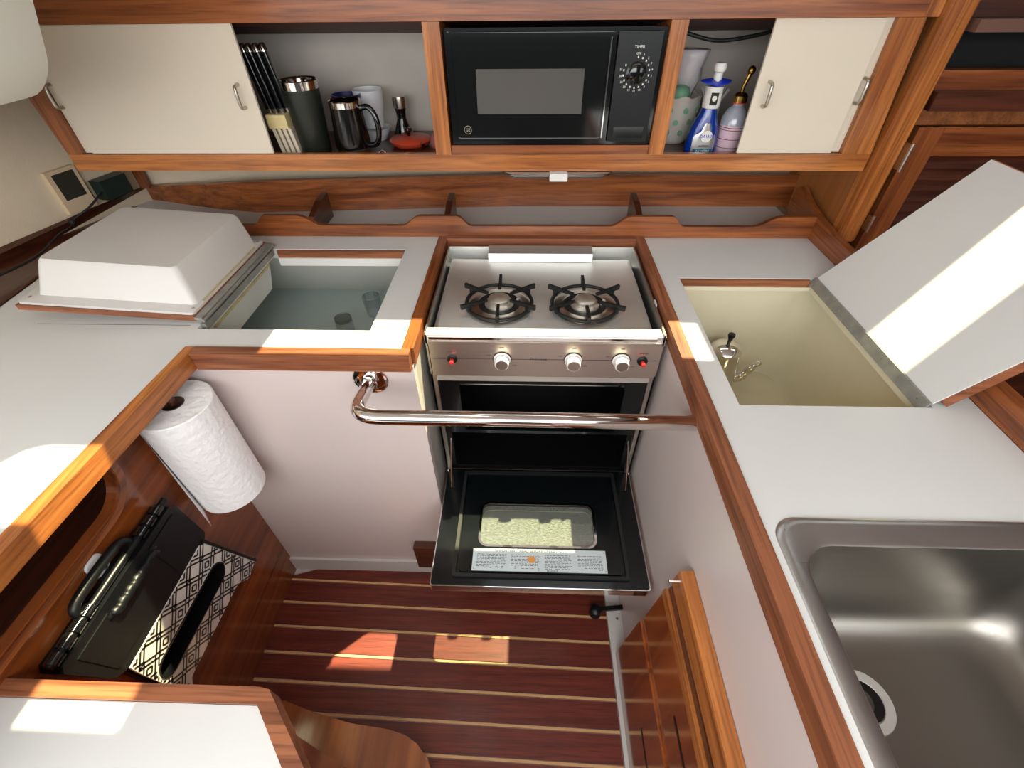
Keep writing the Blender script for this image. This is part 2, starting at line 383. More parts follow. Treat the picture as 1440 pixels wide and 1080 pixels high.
# --- countertops
LT = (-1.34, -.238); 
xl = [-1.60, -.68, -.318, -.2405]; xl = [-1.34, -.662, -.68, -.318, -.2405]
xg = sorted([-1.34, -.70, -.68, -.318, -.2405]); yg = sorted([-.35, .6895, .752, 1.112, 1.44])
def sl(i, j):
    cx, cy = (xg[i]+xg[i+1])/2, (yg[j]+yg[j+1])/2
    if cx > -.70 and cy < .6895: return False
    if -.68 < cx < -.318 and .752 < cy < 1.112: return False
    return True
bmc = cells(xg, yg, sl, .884, CH); prism([(-.70, -.35), (-.70, .6895), (-.668, .6895), (-.690, .25), (-.6995, -.35)], 2, .884, CH, bmc)
obj('countertop', bmc, lam, label='white laminate countertop left of the stove with an open icebox hatch', cat='countertop')
xr = sorted([.3175, .345, .655, .68, .70, .7545]); yr = sorted([-.35, -.02, .325, .552, .975, 1.20])
def sr(i, j):
    cx, cy = (xr[i]+xr[i+1])/2, (yr[j]+yr[j+1])/2
    if .345 < cx < .70 and -.02 < cy < .325: return False
    if .345 < cx < .68 and .552 < cy < .975: return False
    return True
# opening starts at x=.36: separate coordinate
xr = sorted([.3175, .345, .362, .68, .70, .7545])
def sr(i, j):
    cx, cy = (xr[i]+xr[i+1])/2, (yr[j]+yr[j+1])/2
    if .345 < cx < .70 and -.02 < cy < .325: return False
    if .362 < cx < .68 and .552 < cy < .975: return False
    return True
obj('countertop', cells(xr, yr, sr, .884, CH), lam, label='white laminate countertop right of the stove holding the steel sink', cat='countertop')
obj('countertop', box((-.2405, .7545), (1.2005, 1.44), (.884, CH)), lam, label='narrow white shelf surface behind the scalloped wooden rail', cat='countertop')

# --- counter edge trims (teak mouldings)
def mould(name, pts, mat, lab=None):  # pts bottom loop list ; box with rounded top
    pass
def trimbox(nm, x, y, z, mat): return obj(nm, box(x, y, z), mat, kind=ST, bevel=.004, smooth=True)
trimbox('trim_3', (-.6475, -.2225), (.665, .689), (.874, .914), worn[0])
def trimpoly(nm, pts, z, mat): return obj(nm, prism(pts, 2, z[0], z[1]), mat, kind=ST, bevel=.004, smooth=True)
trimpoly('trim_4', [(-.699, -.35), (-.6895, .25), (-.6675, .689), (-.648, .689), (-.664, .25), (-.676, -.35)], (.876, .9135), teak[1])
trimbox('trim_5', (-.240, -.2165), (.6895, 1.187), (.876, .914), red[1])
trimbox('trim_6', (.294, .317), (-.35, 1.187), (.876, .914), worn[1])
trimbox('trim_7', (-.216, .2935), (1.166, 1.187), (.878, .916), worn[0])

# --- scalloped fiddle rail behind the counters
def scallops():
    top, lo = .968, .941
    pts = [(-1.2, .9105)]
    pts = [(.755, .9105), (.755, top)]
    seg = [(.667, .598, .418, .383), (.274, .224, -.150, -.187), (-.287, -.337, -.554, -.619), (-.711, -.745, -1.0, -1.03)]
    for a, b, c, d in seg:
        for k in range(7): t = k/6; s = t*t*(3-2*t); pts.append((a+(b-a)*t, top+(lo-top)*(1-(1-s)**1.0)))
        for k in range(7): t = k/6; s = t*t*(3-2*t); pts.append((c+(d-c)*t, lo+(top-lo)*s))
    pts += [(-1.06, top), (-1.06, .9105)]
    return pts
fid = obj('fiddle_rail', prism(scallops(), 1, 1.188, 1.2), red[0], label='long reddish wooden fiddle rail with four scooped cut-outs behind the stove', cat='rail', bevel=.0015)
for nm, x in (('d', -.585), ('d', -.215), ('d', .300)):
    pts = [(1.201, .9105), (1.201, .960), (1.23, .968), (1.27, .978), (1.325, .980), (1.325, .9105)]
    obj('shelf_divider', prism(pts, 0, x-.008, x+.008), dark[1], fid, bevel=.002)
# right end divider, running forward as the right fiddle
pts = [(-.35, .9105), (-.35, .955), (1.10, .957), (1.20, .968), (1.28, .985), (1.32, 1.0), (1.34, .99), (1.34, .9105)]
obj('fiddle_rail', prism(pts, 0, .7555, .776), red[1], label='wooden fiddle rail along the outer edge of the right countertop', cat='rail', bevel=.003)
# backboard and wedge board on the left
obj('baseboard_back', loft([[(x, y, .9105), (x, y+.016, .9105), (x, y+.016, zt), (x, y, zt)] for x, y, zt in ((-1.21, 1.452, .952), (-.95, 1.375, .985), (-.82, 1.350, 1.0), (-.4, 1.378, 1.003), (-.05, 1.405, 1.002), (.79, 1.408, 1.002))]), red[0], kind=ST)
obj('baseboard_left', hexa([(-1.09, .1, .9105), (-1.236, 1.452, .9105), (-1.232, 1.465, .9105), (-1.52, .1, .9105), (-1.10, .1, .914), (-1.238, 1.451, .914), (-1.205, 1.464, .955), (-1.57, .1, .935)]), dark[1], kind=ST)
obj('trim_8', hexa([(-1.215, 1.435, .95), (-1.19, 1.44, .95), (-1.19, 1.452, .95), (-1.215, 1.452, .95), (-1.215, 1.435, 1.3), (-1.19, 1.44, 1.3), (-1.19, 1.452, 1.3), (-1.215, 1.452, 1.3)]), red[2], kind=ST)
obj('wall_back_liner', box((-1.20, .80), (1.47, 1.49), (.91, 1.40)), hull, kind=ST)

# --- right bulkhead
pb = obj('wall_bulkhead', box((.79, .812), (1.156, 1.47), (.90, ZC-.001)), wood('smooth_teak_panel', (158, 94, 46), (178, 112, 60), 2, .4, .1, .5, .1), kind=ST)
po = obj('door_post', prism([(.783, 1.128), (.783, 1.156), (.842, 1.156), (.842, 1.138), (.834, 1.13), (.815, 1.128)], 2, .93, ZC-.002), teak[2], label='tall varnished wooden corner post right of the wall cupboards', cat='post', bevel=.0015)
for z0, z1 in ((1.105, 1.16), (.962, .998)):
    h = obj('hinge', box((.8425, .849), (1.120, 1.150), (z0, z1)), satin, po, label='tarnished steel hinge', bevel=.0012)
    obj('hinge_pin', lathe([(.0035, -.002), (.0035, z1-z0+.002)], (.847, 1.119, z0), 12), satin, h)
dr = thing('louvred_door', (1.15, 1.17, .5), 'wooden door with horizontal louvres in the background behind the raised hatch lid', 'door')
obj('stile', box((.868, .925), (1.155, 1.18), (.5, 1.185)), red[2], dr, bevel=.003)
obj('top_rail', box((.9255, 1.38), (1.155, 1.18), (1.125, 1.185)), red[0], dr, bevel=.003)
obj('stile', box((1.3805, 1.44), (1.155, 1.18), (.5, 1.185)), red[2], dr, bevel=.003)
for k in range(24):
    z = 1.112-.0255*k
    obj('louvre', hexa([(.926, 1.156, z-.014), (1.38, 1.156, z-.014), (1.38, 1.160, z-.014), (.926, 1.160, z-.014), (.926, 1.172, z+.011), (1.38, 1.172, z+.011), (1.38, 1.176, z+.011), (.926, 1.176, z+.011)]), dark[0], dr)
obj('wall_bulkhead_right', box((.849, 2.0), (1.181, 1.20), (-.05, 1.26)), dark[0], kind=ST)
obj('trim_9', box((.849, 2.0), (1.155, 1.18), (1.190, 1.221)), wood('oak_veneer', (112, 66, 36), (150, 92, 52), 1, scale=.8), kind=ST, bevel=.001)
obj('trim_10', box((.849, 2.0), (1.13, 1.18), (1.2215, 1.256)), dark[0], kind=ST, bevel=.004)
obj('trim_11', box((.849, 2.0), (1.15, 1.18), (1.2565, 1.291)), red[0], kind=ST, bevel=.003)
obj('trim_12', box((.849, 2.0), (1.12, 1.18), (1.3555, 1.375)), plain('greyed_wood', (104, 72, 60), .6), kind=ST, bevel=.002)
obj('wall_upper_right', box((.849, 2.0), (1.15, 1.18), (1.376, ZC-.001)), dark[0], kind=ST)
cu = obj('slot_shade', box((.849, 2.0), (1.24, 1.25), (1.26, 1.40)), blackv, label='dark sheet added as shade in the slot between the two rails at top right', cat='slot_shade')  # flat black sheet put in for the darkness of the open slot

# ================================================================== WALL CUPBOARDS
cb = thing('wall_cupboard', (-.17, 1.14, 1.098), 'long wooden framed wall cupboard with cream sliding doors above the stove', 'cupboard')
Y0, Y1 = 1.14, 1.156
obj('bottom_rail', box((-1.097, .779), (Y0, Y1), (1.098, 1.134)), teak[0], cb, bevel=.002)
obj('top_rail', box((-1.12, .754), (Y0, Y1), (1.378, 1.50)), red[0], cb, bevel=.002)
obj('stile', hexa([(-1.097, Y0, 1.1345), (-1.06, Y0, 1.1345), (-1.06, Y1, 1.1345), (-1.097, Y1, 1.1345), (-1.12, Y0, 1.3775), (-1.065, Y0, 1.3775), (-1.065, Y1, 1.3775), (-1.12, Y1, 1.3775)]), red[2], cb)
obj('stile', hexa([(.714, Y0-.0, 1.1345), (.779, Y0, 1.1345), (.779, Y1, 1.1345), (.714, Y1, 1.1345), (.708, Y0, 1.3775), (.760, Y0, 1.3775), (.760, Y1, 1.3775), (.708, Y1, 1.3775)]), teak[2], cb)
obj('stile', box((.7545, .782), (Y0, Y1), (1.378, 1.50)), teak[2], cb)
obj('divider_post', box((-.213, -.178), (Y0-.003, 1.40), (1.1345, 1.3775)), teak[2], cb, bevel=.001)
obj('divider_post', box((.276, .310), (Y0-.003, 1.40), (1.1345, 1.3775)), teak[2], cb, bevel=.001)
obj('shelf_board', box((-1.097, .779), (Y1, 1.425), (1.10, 1.115)), dark[0], cb)
obj('sill', box((-.1775, .2755), (Y0+.002, 1.30), (1.1345, 1.153)), red[0], cb, bevel=.001)
obj('top_board', hexa([(-1.1, Y1, 1.378), (.779, Y1, 1.378), (.779, 1.425, 1.335), (-1.1, 1.425, 1.335), (-1.1, Y1, 1.39), (.779, Y1, 1.39), (.779, 1.425, 1.35), (-1.1, 1.425, 1.35)]), plain('cupboard_roof_wood', (84, 42, 26), .6, var=.2, vscale=20), cb)
obj('back_panel', box((-1.097, .779), (1.4255, 1.435), (1.10, 1.36)), cab_back, cb)
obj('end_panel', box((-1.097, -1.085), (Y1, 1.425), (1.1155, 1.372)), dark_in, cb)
def handle(parent, x, z0, z1, y, dx=0):
    pts = [(x, y, z1), (x, y-.012, z1-.001), (x+dx*.1, y-.018, z1-.007), (x+dx, y-.018, z0+.007), (x+dx, y-.012, z0+.001), (x+dx, y, z0)]
    return obj('handle', tube(smooth_path(pts, 4), .0034, 10), satin, parent, smooth='all', label='small satin metal pull')
def slider(x0, x1, y, lab, hx=None, hz=(1.23, 1.274)):
    d = obj('sliding_door', box((x0, x1), (y, y+.006), (1.1355, 1.377)), lam_door, cb, bevel=.0006, label=lab)
    if hx is not None: handle(d, hx, hz[0], hz[1], y)
    return d
slider(-1.038, -.600, 1.144, 'front cream sliding door, left cupboard', -.628)
slider(-1.0595, -.72, 1.1505, 'rear cream sliding door, left cupboard', -1.050)
slider(.479, .690, 1.144, 'front cream sliding door, right cupboard', .503)
slider(.55, .7125, 1.153, 'rear cream sliding door, right cupboard')
handle(bpy.data.objects['sliding_door.003'], .700, 1.233, 1.278, 1.153)

# microwave
mw = thing('microwave', (.05, 1.25, 1.1535), 'black microwave oven built into the wall cupboard above the stove', 'microwave')
obj('body', box((-.168, .2715), (1.150, 1.39), (1.1545, 1.332)), blackg, mw)
obj('surround', ring(rrect(-.172, .2735, 1.1545, 1.367, .006, 1.1435, 3, 1), rrect(-.1655, .2665, 1.1615, 1.361, .004, 1.1435, 3, 1), (0, .008, 0)), blackg, mw)
dr_ = obj('door', box((-.165, .174), (1.138, 1.1495), (1.162, 1.3605)), mw_door, mw, bevel=.003, smooth=True)
obj('door_frame', ring(rrect(-.164, .173, 1.163, 1.3595, .006, 1.1382, 3, 1), rrect(-.158, .160, 1.169, 1.352, .004, 1.1382, 3, 1), (0, -.0025, 0)), blackg, dr_)
obj('window', box((-.111, .115), (1.1368, 1.138), (1.217, 1.299)), mw_mesh, dr_)
obj('latch_strip', box((.1625, .165), (1.1345, 1.138), (1.170, 1.352)), chrome, dr_)
cp = obj('control_panel', box((.178, .2655), (1.139, 1.1495), (1.162, 1.3605)), blackp, mw, bevel=.002)
kn = obj('dial', lathe([(.0205, 0), (.0205, .003), (.0165, .005), (.0155, .012), (.013, .0135), (.0005, .0135)], (.222, 1.139, 1.2915), 32, axis='-y'), blackg, cp, smooth=True)
obj('grip', box((.2185, .2255), (1.118, 1.127), (1.276, 1.307)), blackg, kn, bevel=.001)
for k in range(17):
    a = math.radians(90-k*20.0); 
    if k == 16: continue
    x, z = .222+.0265*math.cos(a), 1.2915+.0265*math.sin(a)
    obj('tick', box((x-.0013, x+.0013), (1.1384, 1.139), (z-.0017, z+.0017)), tick, cp)
nums = ['OFF', '1', '2', '3', '4', '5', '6', '8', '10', '12', '15', '20', '25', '30', '35', '']
for k, s in enumerate(nums):
    a = math.radians(90-k*20.0); r = .0325
    if s: text('numeral', s, .0055, tick, cp, front_m(.222+r*math.cos(a), 1.1388, 1.2915+r*math.sin(a)))
text('lettering', 'TIMER', .0075, tick, cp, front_m(.222, 1.1388, 1.335))
obj('door_button', box((.189, .255), (1.1355, 1.139), (1.170, 1.1915)), blackg, cp, bevel=.001)
lg = obj('emblem', ring([ (-.135+.0085*math.cos(2*PI*k/24), 1.1363, 1.186+.0085*math.sin(2*PI*k/24)) for k in range(24)], [(-.135+.0076*math.cos(2*PI*k/24), 1.1363, 1.186+.0076*math.sin(2*PI*k/24)) for k in range(24)], (0, .0005, 0)), satin, dr_)
text('emblem_letters', 'GE', .0085, satin, dr_, front_m(-.135, 1.1365, 1.186))

# ================================================================== STOVE
st = thing('stove', (.04, .95, .30), 'two burner stainless steel gas stove and oven with its door open in the counter well', 'stove')
SX0, SX1 = -.210, .287
obj('side_panel', box((SX0, SX0+.004), (.757, 1.150), (.40, .902)), steel_y, st)
obj('side_panel', box((SX1-.004, SX1), (.757, 1.150), (.40, .902)), steel_y, st)
obj('back_guard', box((SX0+.004, SX1-.004), (1.146, 1.150), (.40, .902)), steel_x, st)
obj('cooktop', loft([rrect(-.199, .272, .785, 1.12, .006, .868, 3), rrect(-.199, .272, .785, 1.12, .006, .879, 3), rrect(-.194, .267, .790, 1.112, .006, .8825, 3)], (False, True)), steel_x, st, smooth=True)
obj('rear_ledge', box((-.205, .282), (1.12, 1.146), (.852, .858)), steel_x, st)
obj('heat_deflector', prism([(1.100, .8835), (1.1015, .8835), (1.1050, .903), (1.146, .905), (1.146, .9065), (1.1035, .9045)], 0, -.100, .172), steel_x, st, bevel=.0005)
obj('front_rail', box((-.211, .288), (.757, .7835), (.874, .897)), steel_x, st, bevel=.003, smooth=True)
obj('rail_lip', box((-.203, .270), (.7545, .7569), (.8855, .893)), chrome, st, bevel=.0015)
pan = obj('control_panel', box((-.203, .281), (.7515, .757), (.791, .884)), brushed('panel_steel', (206, 198, 190), 0, .36), st, bevel=.001)
obj('panel_line', box((-.199, .277), (.7511, .7516), (.8385, .8397)), ink, pan)
def lit(nm, body, x, z, s, p=pan): text(nm, body, s, ink, p, front_m(x, .7512, z), .0002)
lit('lettering', 'Princess', .028, .8392, .011)
for x in (-.156, .248):
    b = obj('push_button', lathe([(.011, 0), (.011, .004), (.008, .006), (.0005, .006)], (x, .7515, .839), 20, axis='-y'), blackp, pan, smooth=True)
    obj('button_cap', lathe([(.0045, .005), (.0045, .016), (.003, .0175), (.0005, .0175)], (x, .7515, .839), 16, axis='-y'), redp, b, smooth=True, label='red push cap')
    lit('lettering', 'IGNITOR', x, .858, .0045)
for x in (-.049, .102, .203):
    k_ = obj('knob', lathe([(.0185, 0), (.0185, .003), (.0155, .004), (.0150, .020), (.0135, .0215), (.0005, .0215)], (x, .7515, .839), 32, axis='-y'), plain('white_knob', (228, 224, 220), .3), pan, smooth=True)
    obj('knob_base', lathe([(.020, 0), (.020, .0015), (.0005, .0015)], (x, .7515, .839), 32, axis='-y'), blackp, k_)
    obj('knob_disc', lathe([(.0125, .0215), (.0125, .0222), (.0005, .0222)], (x, .7515, .839), 32, axis='-y'), satin, k_, label='turned metal disc')
    lit('lettering', 'OFF', x, .869, .005); lit('lettering', 'HIGH', x-.028, .849, .0042)
    lit('lettering', 'LOW', x+.026, .822, .0042)
# oven front frame and cavity
for xa, xb in ((SX0, -.197), (.274, SX1)): obj('front_frame', box((xa, xb), (.757, .7705), (.44, .789)), steel_z, st)
obj('front_band', box((-.1965, .2735), (.7535, .765), (.7735, .7885)), steel_x, st, bevel=.001)
cav = bmesh.new()
box((-.1965, -.185), (.7705, 1.10), (.435, .773), cav); box((.262, .2735), (.7705, 1.10), (.435, .773), cav)
box((-.185, .262), (1.09, 1.10), (.435, .773), cav); box((-.185, .262), (.7705, 1.10), (.765, .773), cav); box((-.185, .262), (.7705, 1.10), (.435, .445), cav)
obj('oven_cavity', cav, black_in, st)
obj('upper_front', ring(rrect(-.1965, .2735, .59, .7733, .003, .7605, 4, 1), rrect(-.150, .228, .60, .760, .012, .7605, 4, 1), (0, .006, 0)), black_en, st)
rk = thing  # alias unused
bmr = bmesh.new()
tube([(-.18, .785, .60), (.258, .785, .60)], .0022, 6, bmr)
tube([(-.18, .93, .60), (.258, .93, .60)], .0022, 6, bmr)
for k in range(6):
    x = -.10+.056*k; tube(smooth_path([(x-.018, .786, .603), (x-.010, .78, .598), (x, .778, .596), (x+.010, .78, .598), (x+.018, .786, .603)], 3), .0013, 6, bmr)
obj('oven_rack', bmr, plain('tarnished_rack', (120, 116, 108), .3, 1), st)
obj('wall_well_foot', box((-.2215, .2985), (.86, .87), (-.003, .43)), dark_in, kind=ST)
obj('toe_plate', box((-.205, .282), (.775, .785), (.24, .435)), black_in, st)
# burners
def grate(cx, cy):
    z = .888
    b = obj('burner', lathe([(.033, -.003), (.033, .002), (.0285, .006), (.0245, .007), (.0240, .014), (.021, .0165), (.0005, .0165)], (cx, cy, z), 36), brass_b, st, smooth=True)
    bm = bmesh.new()
    for k in range(24):
        a = 2*PI*k/24; box((-.001, .001), (-.0005, .0005), (0, .004), bm) if False else None
    bm.free()
    obj('burner_pan', lathe([(.073, -.0045), (.070, -.0025), (.056, -.0032), (.049, .0012), (.046, -.001), (.046, -.0045), (.001, -.0045)], (cx, cy, z-.0005), 48), satin, st, smooth=True)
    obj('burner_bowl', lathe([(.0475, -.0040), (.0475, .0009), (.040, -.0012), (.033, -.0016), (.001, -.0016)], (cx, cy, z), 36), iron, st, smooth=True)
    obj('igniter', tube([(cx+.038, cy+.004, z-.003), (cx+.043, cy+.004, z+.010)], .0035, 8), ceram, st)
    g = obj('grate', torus((cx, cy, z+.004), .0745, .0042, 48, 8, 1), iron, st, smooth='all')
    for k in range(6):
        a = math.radians(90+60*k + (0)); c, s = math.cos(a), math.sin(a)
        def P(r, t, h): return (cx+c*r-s*t, cy+s*r+c*t, z+h)
        t = .0034; ri, ro = (.030, .094) if k not in (0, 3) else (.034, .090)
        bmf = hexa([P(.070, -t, .002), P(.080, -t, .002), P(.080, t, .002), P(.070, t, .002), P(.070, -t, .018), P(.080, -t, .018), P(.080, t, .018), P(.070, t, .018)])
        hexa([P(ri, -t, .015), P(ro, -t, .013), P(ro, t, .013), P(ri, t, .015), P(ri, -t, .020), P(ro, -t, .024), P(ro, t, .024), P(ri, t, .020)], bmf)
        obj('prong', bmf, iron, g)
grate(-.061, .893); grate(.134, .891)
# potholder clip on the right well wall
obj('clip', loft([rrect(.863, .895, .860, .905, .010, .2895, 5, 0), rrect(.865, .893, .862, .903, .009, .2865, 5, 0)]), plain('grey_vinyl', (196, 194, 188), .4), st)
# oven door
DZ = .437
od = obj('oven_door', ring(rrect(-.206, .284, .443, .762, .006, DZ, 6), rrect(-.103, .174, .537, .650, .020, DZ, 6), (0, 0, -.024)), black_en, st, bevel=0, label='open black oven door with window')
obj('door_edge', ring(rrect(-.2085, .2865, .4405, .764, .007, DZ-.002, 6), rrect(-.2062, .2842, .4428, .7622, .006, DZ-.002, 6), (0, 0, -.026)), chrome, od)
obj('outer_skin', ring(rrect(-.2055, .2835, .4435, .7615, .006, DZ-.0245, 6), rrect(-.103, .174, .537, .650, .020, DZ-.0245, 6), (0, 0, -.003)), steel_x, od)
obj('gasket', ring(rrect(-.160, .243, .460, .752, .006, DZ+.0002, 4), rrect(-.152, .235, .468, .744, .004, DZ+.0002, 4), (0, 0, .006)), gasket, od)
obj('inner_pan', ring(rrect(-.148, .231, .472, .738, .012, DZ+.0002, 6), rrect(-.106, .177, .534, .653, .022, DZ+.0002, 6), (0, 0, .004)), black_en, od)
obj('window_bezel', ring(rrect(-.107, .178, .533, .654, .023, DZ+.0045, 6), rrect(-.102, .173, .538, .649, .019, DZ+.0045, 6), (0, 0, .0015)), chrome, od, smooth=True)
obj('window_glass', prism([p[:2] for p in rrect(-.1025, .1735, .5375, .6495, .0195, 0, 6)], 2, DZ-.006, DZ-.003), ovenglass, od)
lb = obj('instruction_label', box((-.116, .194), (.4745, .5285), (DZ+.0044, DZ+.0052)), labelw, od)
LZ = DZ+.0053
text('lettering', 'IMPORTANT  READ BEFORE OPERATING', .0088, ink, od, flat_m(.018, .5235, LZ), .0001)
bmt = bmesh.new(); rnd = random.Random(2)
for ci, (a, b) in enumerate(((-.106, -.036), (-.026, .040), (.052, .116), (.128, .186))):
    for r_ in range(10):
        y = .514-r_*.0036; x = a
        while x < b-.004:
            l = min(rnd.uniform(.002, .009), b-x); 
            if not (r_ > 7 and rnd.random() < .4): box((x, x+l*.85), (y-.0006, y+.0006), (LZ-.0001, LZ), bmt)
            x += l+.0012
sm = obj('small_print', bmt, ink, od); sm['kind'] = 'stuff'
text('lettering', 'Seaward', .0075, ink, od, flat_m(.068, .4775, LZ), .0001)
obj('sticker', prism([(.021+.009*math.cos(a)*(1+.08*math.sin(3*a)), .503+.008*math.sin(a)) for a in [2*PI*k/28 for k in range(28)]], 2, LZ, LZ+.0004), orange, od)
for x, y in ((-.112, .5235), (-.112, .479), (.190, .5235), (.190, .479), (.037, .4775)): obj('rivet', lathe([(.0018, 0), (.0014, .0008), (.0004, .001)], (x, y, LZ), 10), satin, od)
for s in (0, 1):
    x = -.190 if s == 0 else .268
    obj('door_arm', tube([(x, .700, .440), (x, .772, .555)], .0022, 8), chrome, st, label='thin bright door stay')

# grab bar across the front of the stove
gb = thing('grab_bar', (-.313, .679, .835), 'polished steel grab bar crossing the front of the stove between the two cabinets', 'grab bar')
gp = [(-.313, .672, .842), (-.313, .655, .844), (-.312, .62, .852), (-.308, .585, .862), (-.297, .562, .869), (-.277, .549, .872), (-.245, .545, .873), (0, .545, .873), (.297, .545, .871)]
P2 = [Vector(p) for p in gp]
obj('tube', tube(smooth_path(gp[:7], 5)+[Vector(gp[7]), Vector(gp[8])], .0138, 20), chrome, gb, smooth='all')
fz = obj('flange', lathe([(.036, 0), (.036, .003), (.033, .005), (.017, .006), (.017, .0135), (.0145, .015), (.0005, .015)], (-.313, .6795, .842), 36, axis='-y'), chrome, gb, smooth=True)
for a in (.9, 3.0, 5.1): obj('screw', lathe([(.0042, .004), (.003, .0065), (.0005, .0068)], (-.313+.025*math.cos(a), .6795, .842+.025*math.sin(a)), 12, axis='-y'), satin, fz)

# under-cupboard light
ul = thing('under_cupboard_light', (.07, 1.155, 1.085), 'clear plastic lamp with white centre fixed under the wall cupboard', 'lamp')
obj('lens', loft([rrect(-.062, .203, 1.125, 1.19, .030, 1.0965, 6), rrect(-.058, .199, 1.128, 1.187, .028, 1.088, 6), rrect(-.045, .186, 1.136, 1.18, .021, 1.082, 6)]), lens, ul, smooth=True)
obj('switch_block', box((.052, .094), (1.122, 1.19), (1.0795, 1.0968)), white_p, ul, bevel=.002)

# ================================================================== LEFT HATCH (ICEBOX)
ib = thing('icebox', (-.5, .95, .72), 'open icebox well with pale grey walls in the left countertop', 'icebox')
bmi = bmesh.new()
hexa([(-.9, 1.237, .715), (-.30, 1.237, .715), (-.30, 1.25, .715), (-.9, 1.25, .715), (-.9, 1.118, .8835), (-.30, 1.118, .8835), (-.30, 1.135, .8835), (-.9, 1.135, .8835)], bmi)
obj('back_wall', bmi, fridge_in, ib)
obj('floor_panel', box((-.9, -.29), (.735, 1.25), (.705, .715)), fridge_fl, ib)
obj('front_wall', box((-.9, -.30), (.735, .745), (.7155, .8835)), fridge_in, ib)
obj('right_wall', box((-.305, -.29), (.7455, 1.115), (.7155, .8835)), fridge_in, ib)
obj('left_wall', box((-.905, -.90), (.735, 1.24), (.7155, .8835)), fridge_fl, ib)
obj('flap', prism([(.78, .8825), (1.085, .8825), (1.085, .868), (1.058, .822), (.78, .822)], 0, -.694, -.683), fridge_in, ib, bevel=.001)
obj('gasket_ledge', box((-.66, -.319), (1.100, 1.1115), (.868, .889)), white_p, ib, bevel=.001)
obj('wood_rebate', box((-.66, -.319), (1.104, 1.1118), (.8895, .9085)), worn[0], ib)
obj('seal', box((-.6825, -.6775), (.80, 1.08), (.878, .884)), dirty, ib)
def jar(x, y, h, r, lab):
    t = thing('glass_jar', (x, y, .7155), lab, 'jar')
    obj('glass', lathe([(r*.9, 0), (r, .006), (r, h*.75), (r*.92, h*.85), (r*.92, h)], (x, y, .7155), 24), clearglass, t, smooth=True)
    obj('lid', lathe([(r*.97, h-.006), (r*.97, h+.004), (r*.85, h+.0045), (r*.82, h+.003), (.0005, h+.003)], (x, y, .7155), 24), plain('jar_lid_metal', (120, 128, 126), .35, .7), t, smooth=True)
jar(-.494, 1.012, .044, .023, 'small lidded glass jar standing alone on the icebox floor')
t = thing('glass_tumbler', (-.437, 1.10, .7155), 'clear cut glass tumbler in the right rear corner of the icebox', 'glass')
obj('bowl', lathe([(.020, 0), (.022, .004), (.026, .062), (.024, .062), (.020, .008), (.0005, .008)], (-.437, 1.10, .7155), 12), clearglass, t)
# hinged insulated lid lying open
lid = thing('insulated_hatch', (-.688, .770, .9165), 'thick white insulated icebox lid folded open upside down on the left countertop', 'lid', rot=(0, math.radians(3.9), 0))
obj('wood_frame', box((-.365, 0), (0, .345), (0, .0115)), worn[0], lid, local=True, bevel=.001)
obj('flange_plate', loft([rrect(-.363, -.002, .004, .343, .008, .0118, 3), rrect(-.363, -.002, .004, .343, .008, .017, 3), rrect(-.340, -.012, .022, .325, .02, .0205, 3)]), gelcoat, lid, local=True, smooth=True)
obj('insulated_box', loft([rrect(-.338, -.008, .028, .318, .012, .0200, 5), rrect(-.336, -.011, .031, .322, .014, .028, 5), rrect(-.320, -.034, .052, .330, .014, .084, 5), rrect(-.315, -.039, .057, .325, .012, .090, 5)]), gelcoat, lid, local=True, smooth=True)
obj('sealant', box((-.012, -.003), (.05, .30), (.0172, .0188)), dirty, lid, local=True)
for x, y in ((-.010, .020), (-.010, .328), (-.347, .022)): obj('screw', lathe([(.004, .017), (.0035, .0195), (.0005, .0198)], (x, y, 0), 10), satin, lid, local=True)
hg = obj('hinge_leaf', box((.0005, .016), (-.002, .345), (.004, .010)), hingem, lid, local=True, bevel=.0008)
obj('hinge_barrel', tube([(.018, -.004, .004), (.018, .347, .004)], .0035, 10), hingem, hg, local=True)
for k in range(7): obj('screw', lathe([(.0025, .0098), (.0005, .0112)], (.008, .03+.047*k, 0), 8), satin, hg, local=True)
hl = obj('hinge_leaf', box((-.6795, -.668), (.765, 1.105), (.898, .9125)), hingem, ib, bevel=.0008)
obj('seam_line', box((-1.03, -.70), (.7635, .7645), (.9101, .9104)), ink, ib)
# ================================================================== RIGHT HATCH
rb = thing('locker_well', (.52, .77, .58), 'open cream lined locker well in the right countertop with a kettle inside', 'locker')
obj('liner', loft([rrect(.352, .715, .54, 1.0, .05, .8835, 8), rrect(.36, .71, .55, 1.0, .06, .70, 8), rrect(.37, .70, .56, .995, .07, .625, 8), rrect(.385, .685, .575, .985, .05, .612, 8)], (False, True)), cream, rb, smooth=True)
obj('rebate_strip', box((.363, .665), (.967, .9748), (.893, .9085)), worn[0], rb)
obj('inner_rim', box((.363, .68), (.963, .9748), (.8836, .8925)), cream, rb)
obj('inner_rim', box((.668, .6798), (.553, .966), (.884, .900)), cream, rb)
lr = thing('hatch_lid', (.672, .555, .914), 'white laminate hatch lid propped open to the right of the locker well', 'lid')
u = Vector((.219, 0, .261)).normalized(); nrm = Vector((.766, 0, -.643)).normalized()
def lidbox(a0, a1, y0, y1, t0, t1):
    o = Vector((.674, 0, .914)); q = lambda a, y, t: o+u*a+nrm*t+Vector((0, y, 0))
    return hexa([q(a0, y0, t0), q(a1, y0, t0), q(a1, y1, t0), q(a0, y1, t0), q(a0, y0, t1), q(a1, y0, t1), q(a1, y1, t1), q(a0, y1, t1)])
obj('panel', lidbox(.004, .340, .555, .966, 0, .003), lam, lr, bevel=.0004)
obj('core', lidbox(.015, .338, .557, .964, .0031, .020), worn[1], lr)
obj('edging', lidbox(.0155, .340, .5515, .5565, .0032, .021), worn[0], lr)
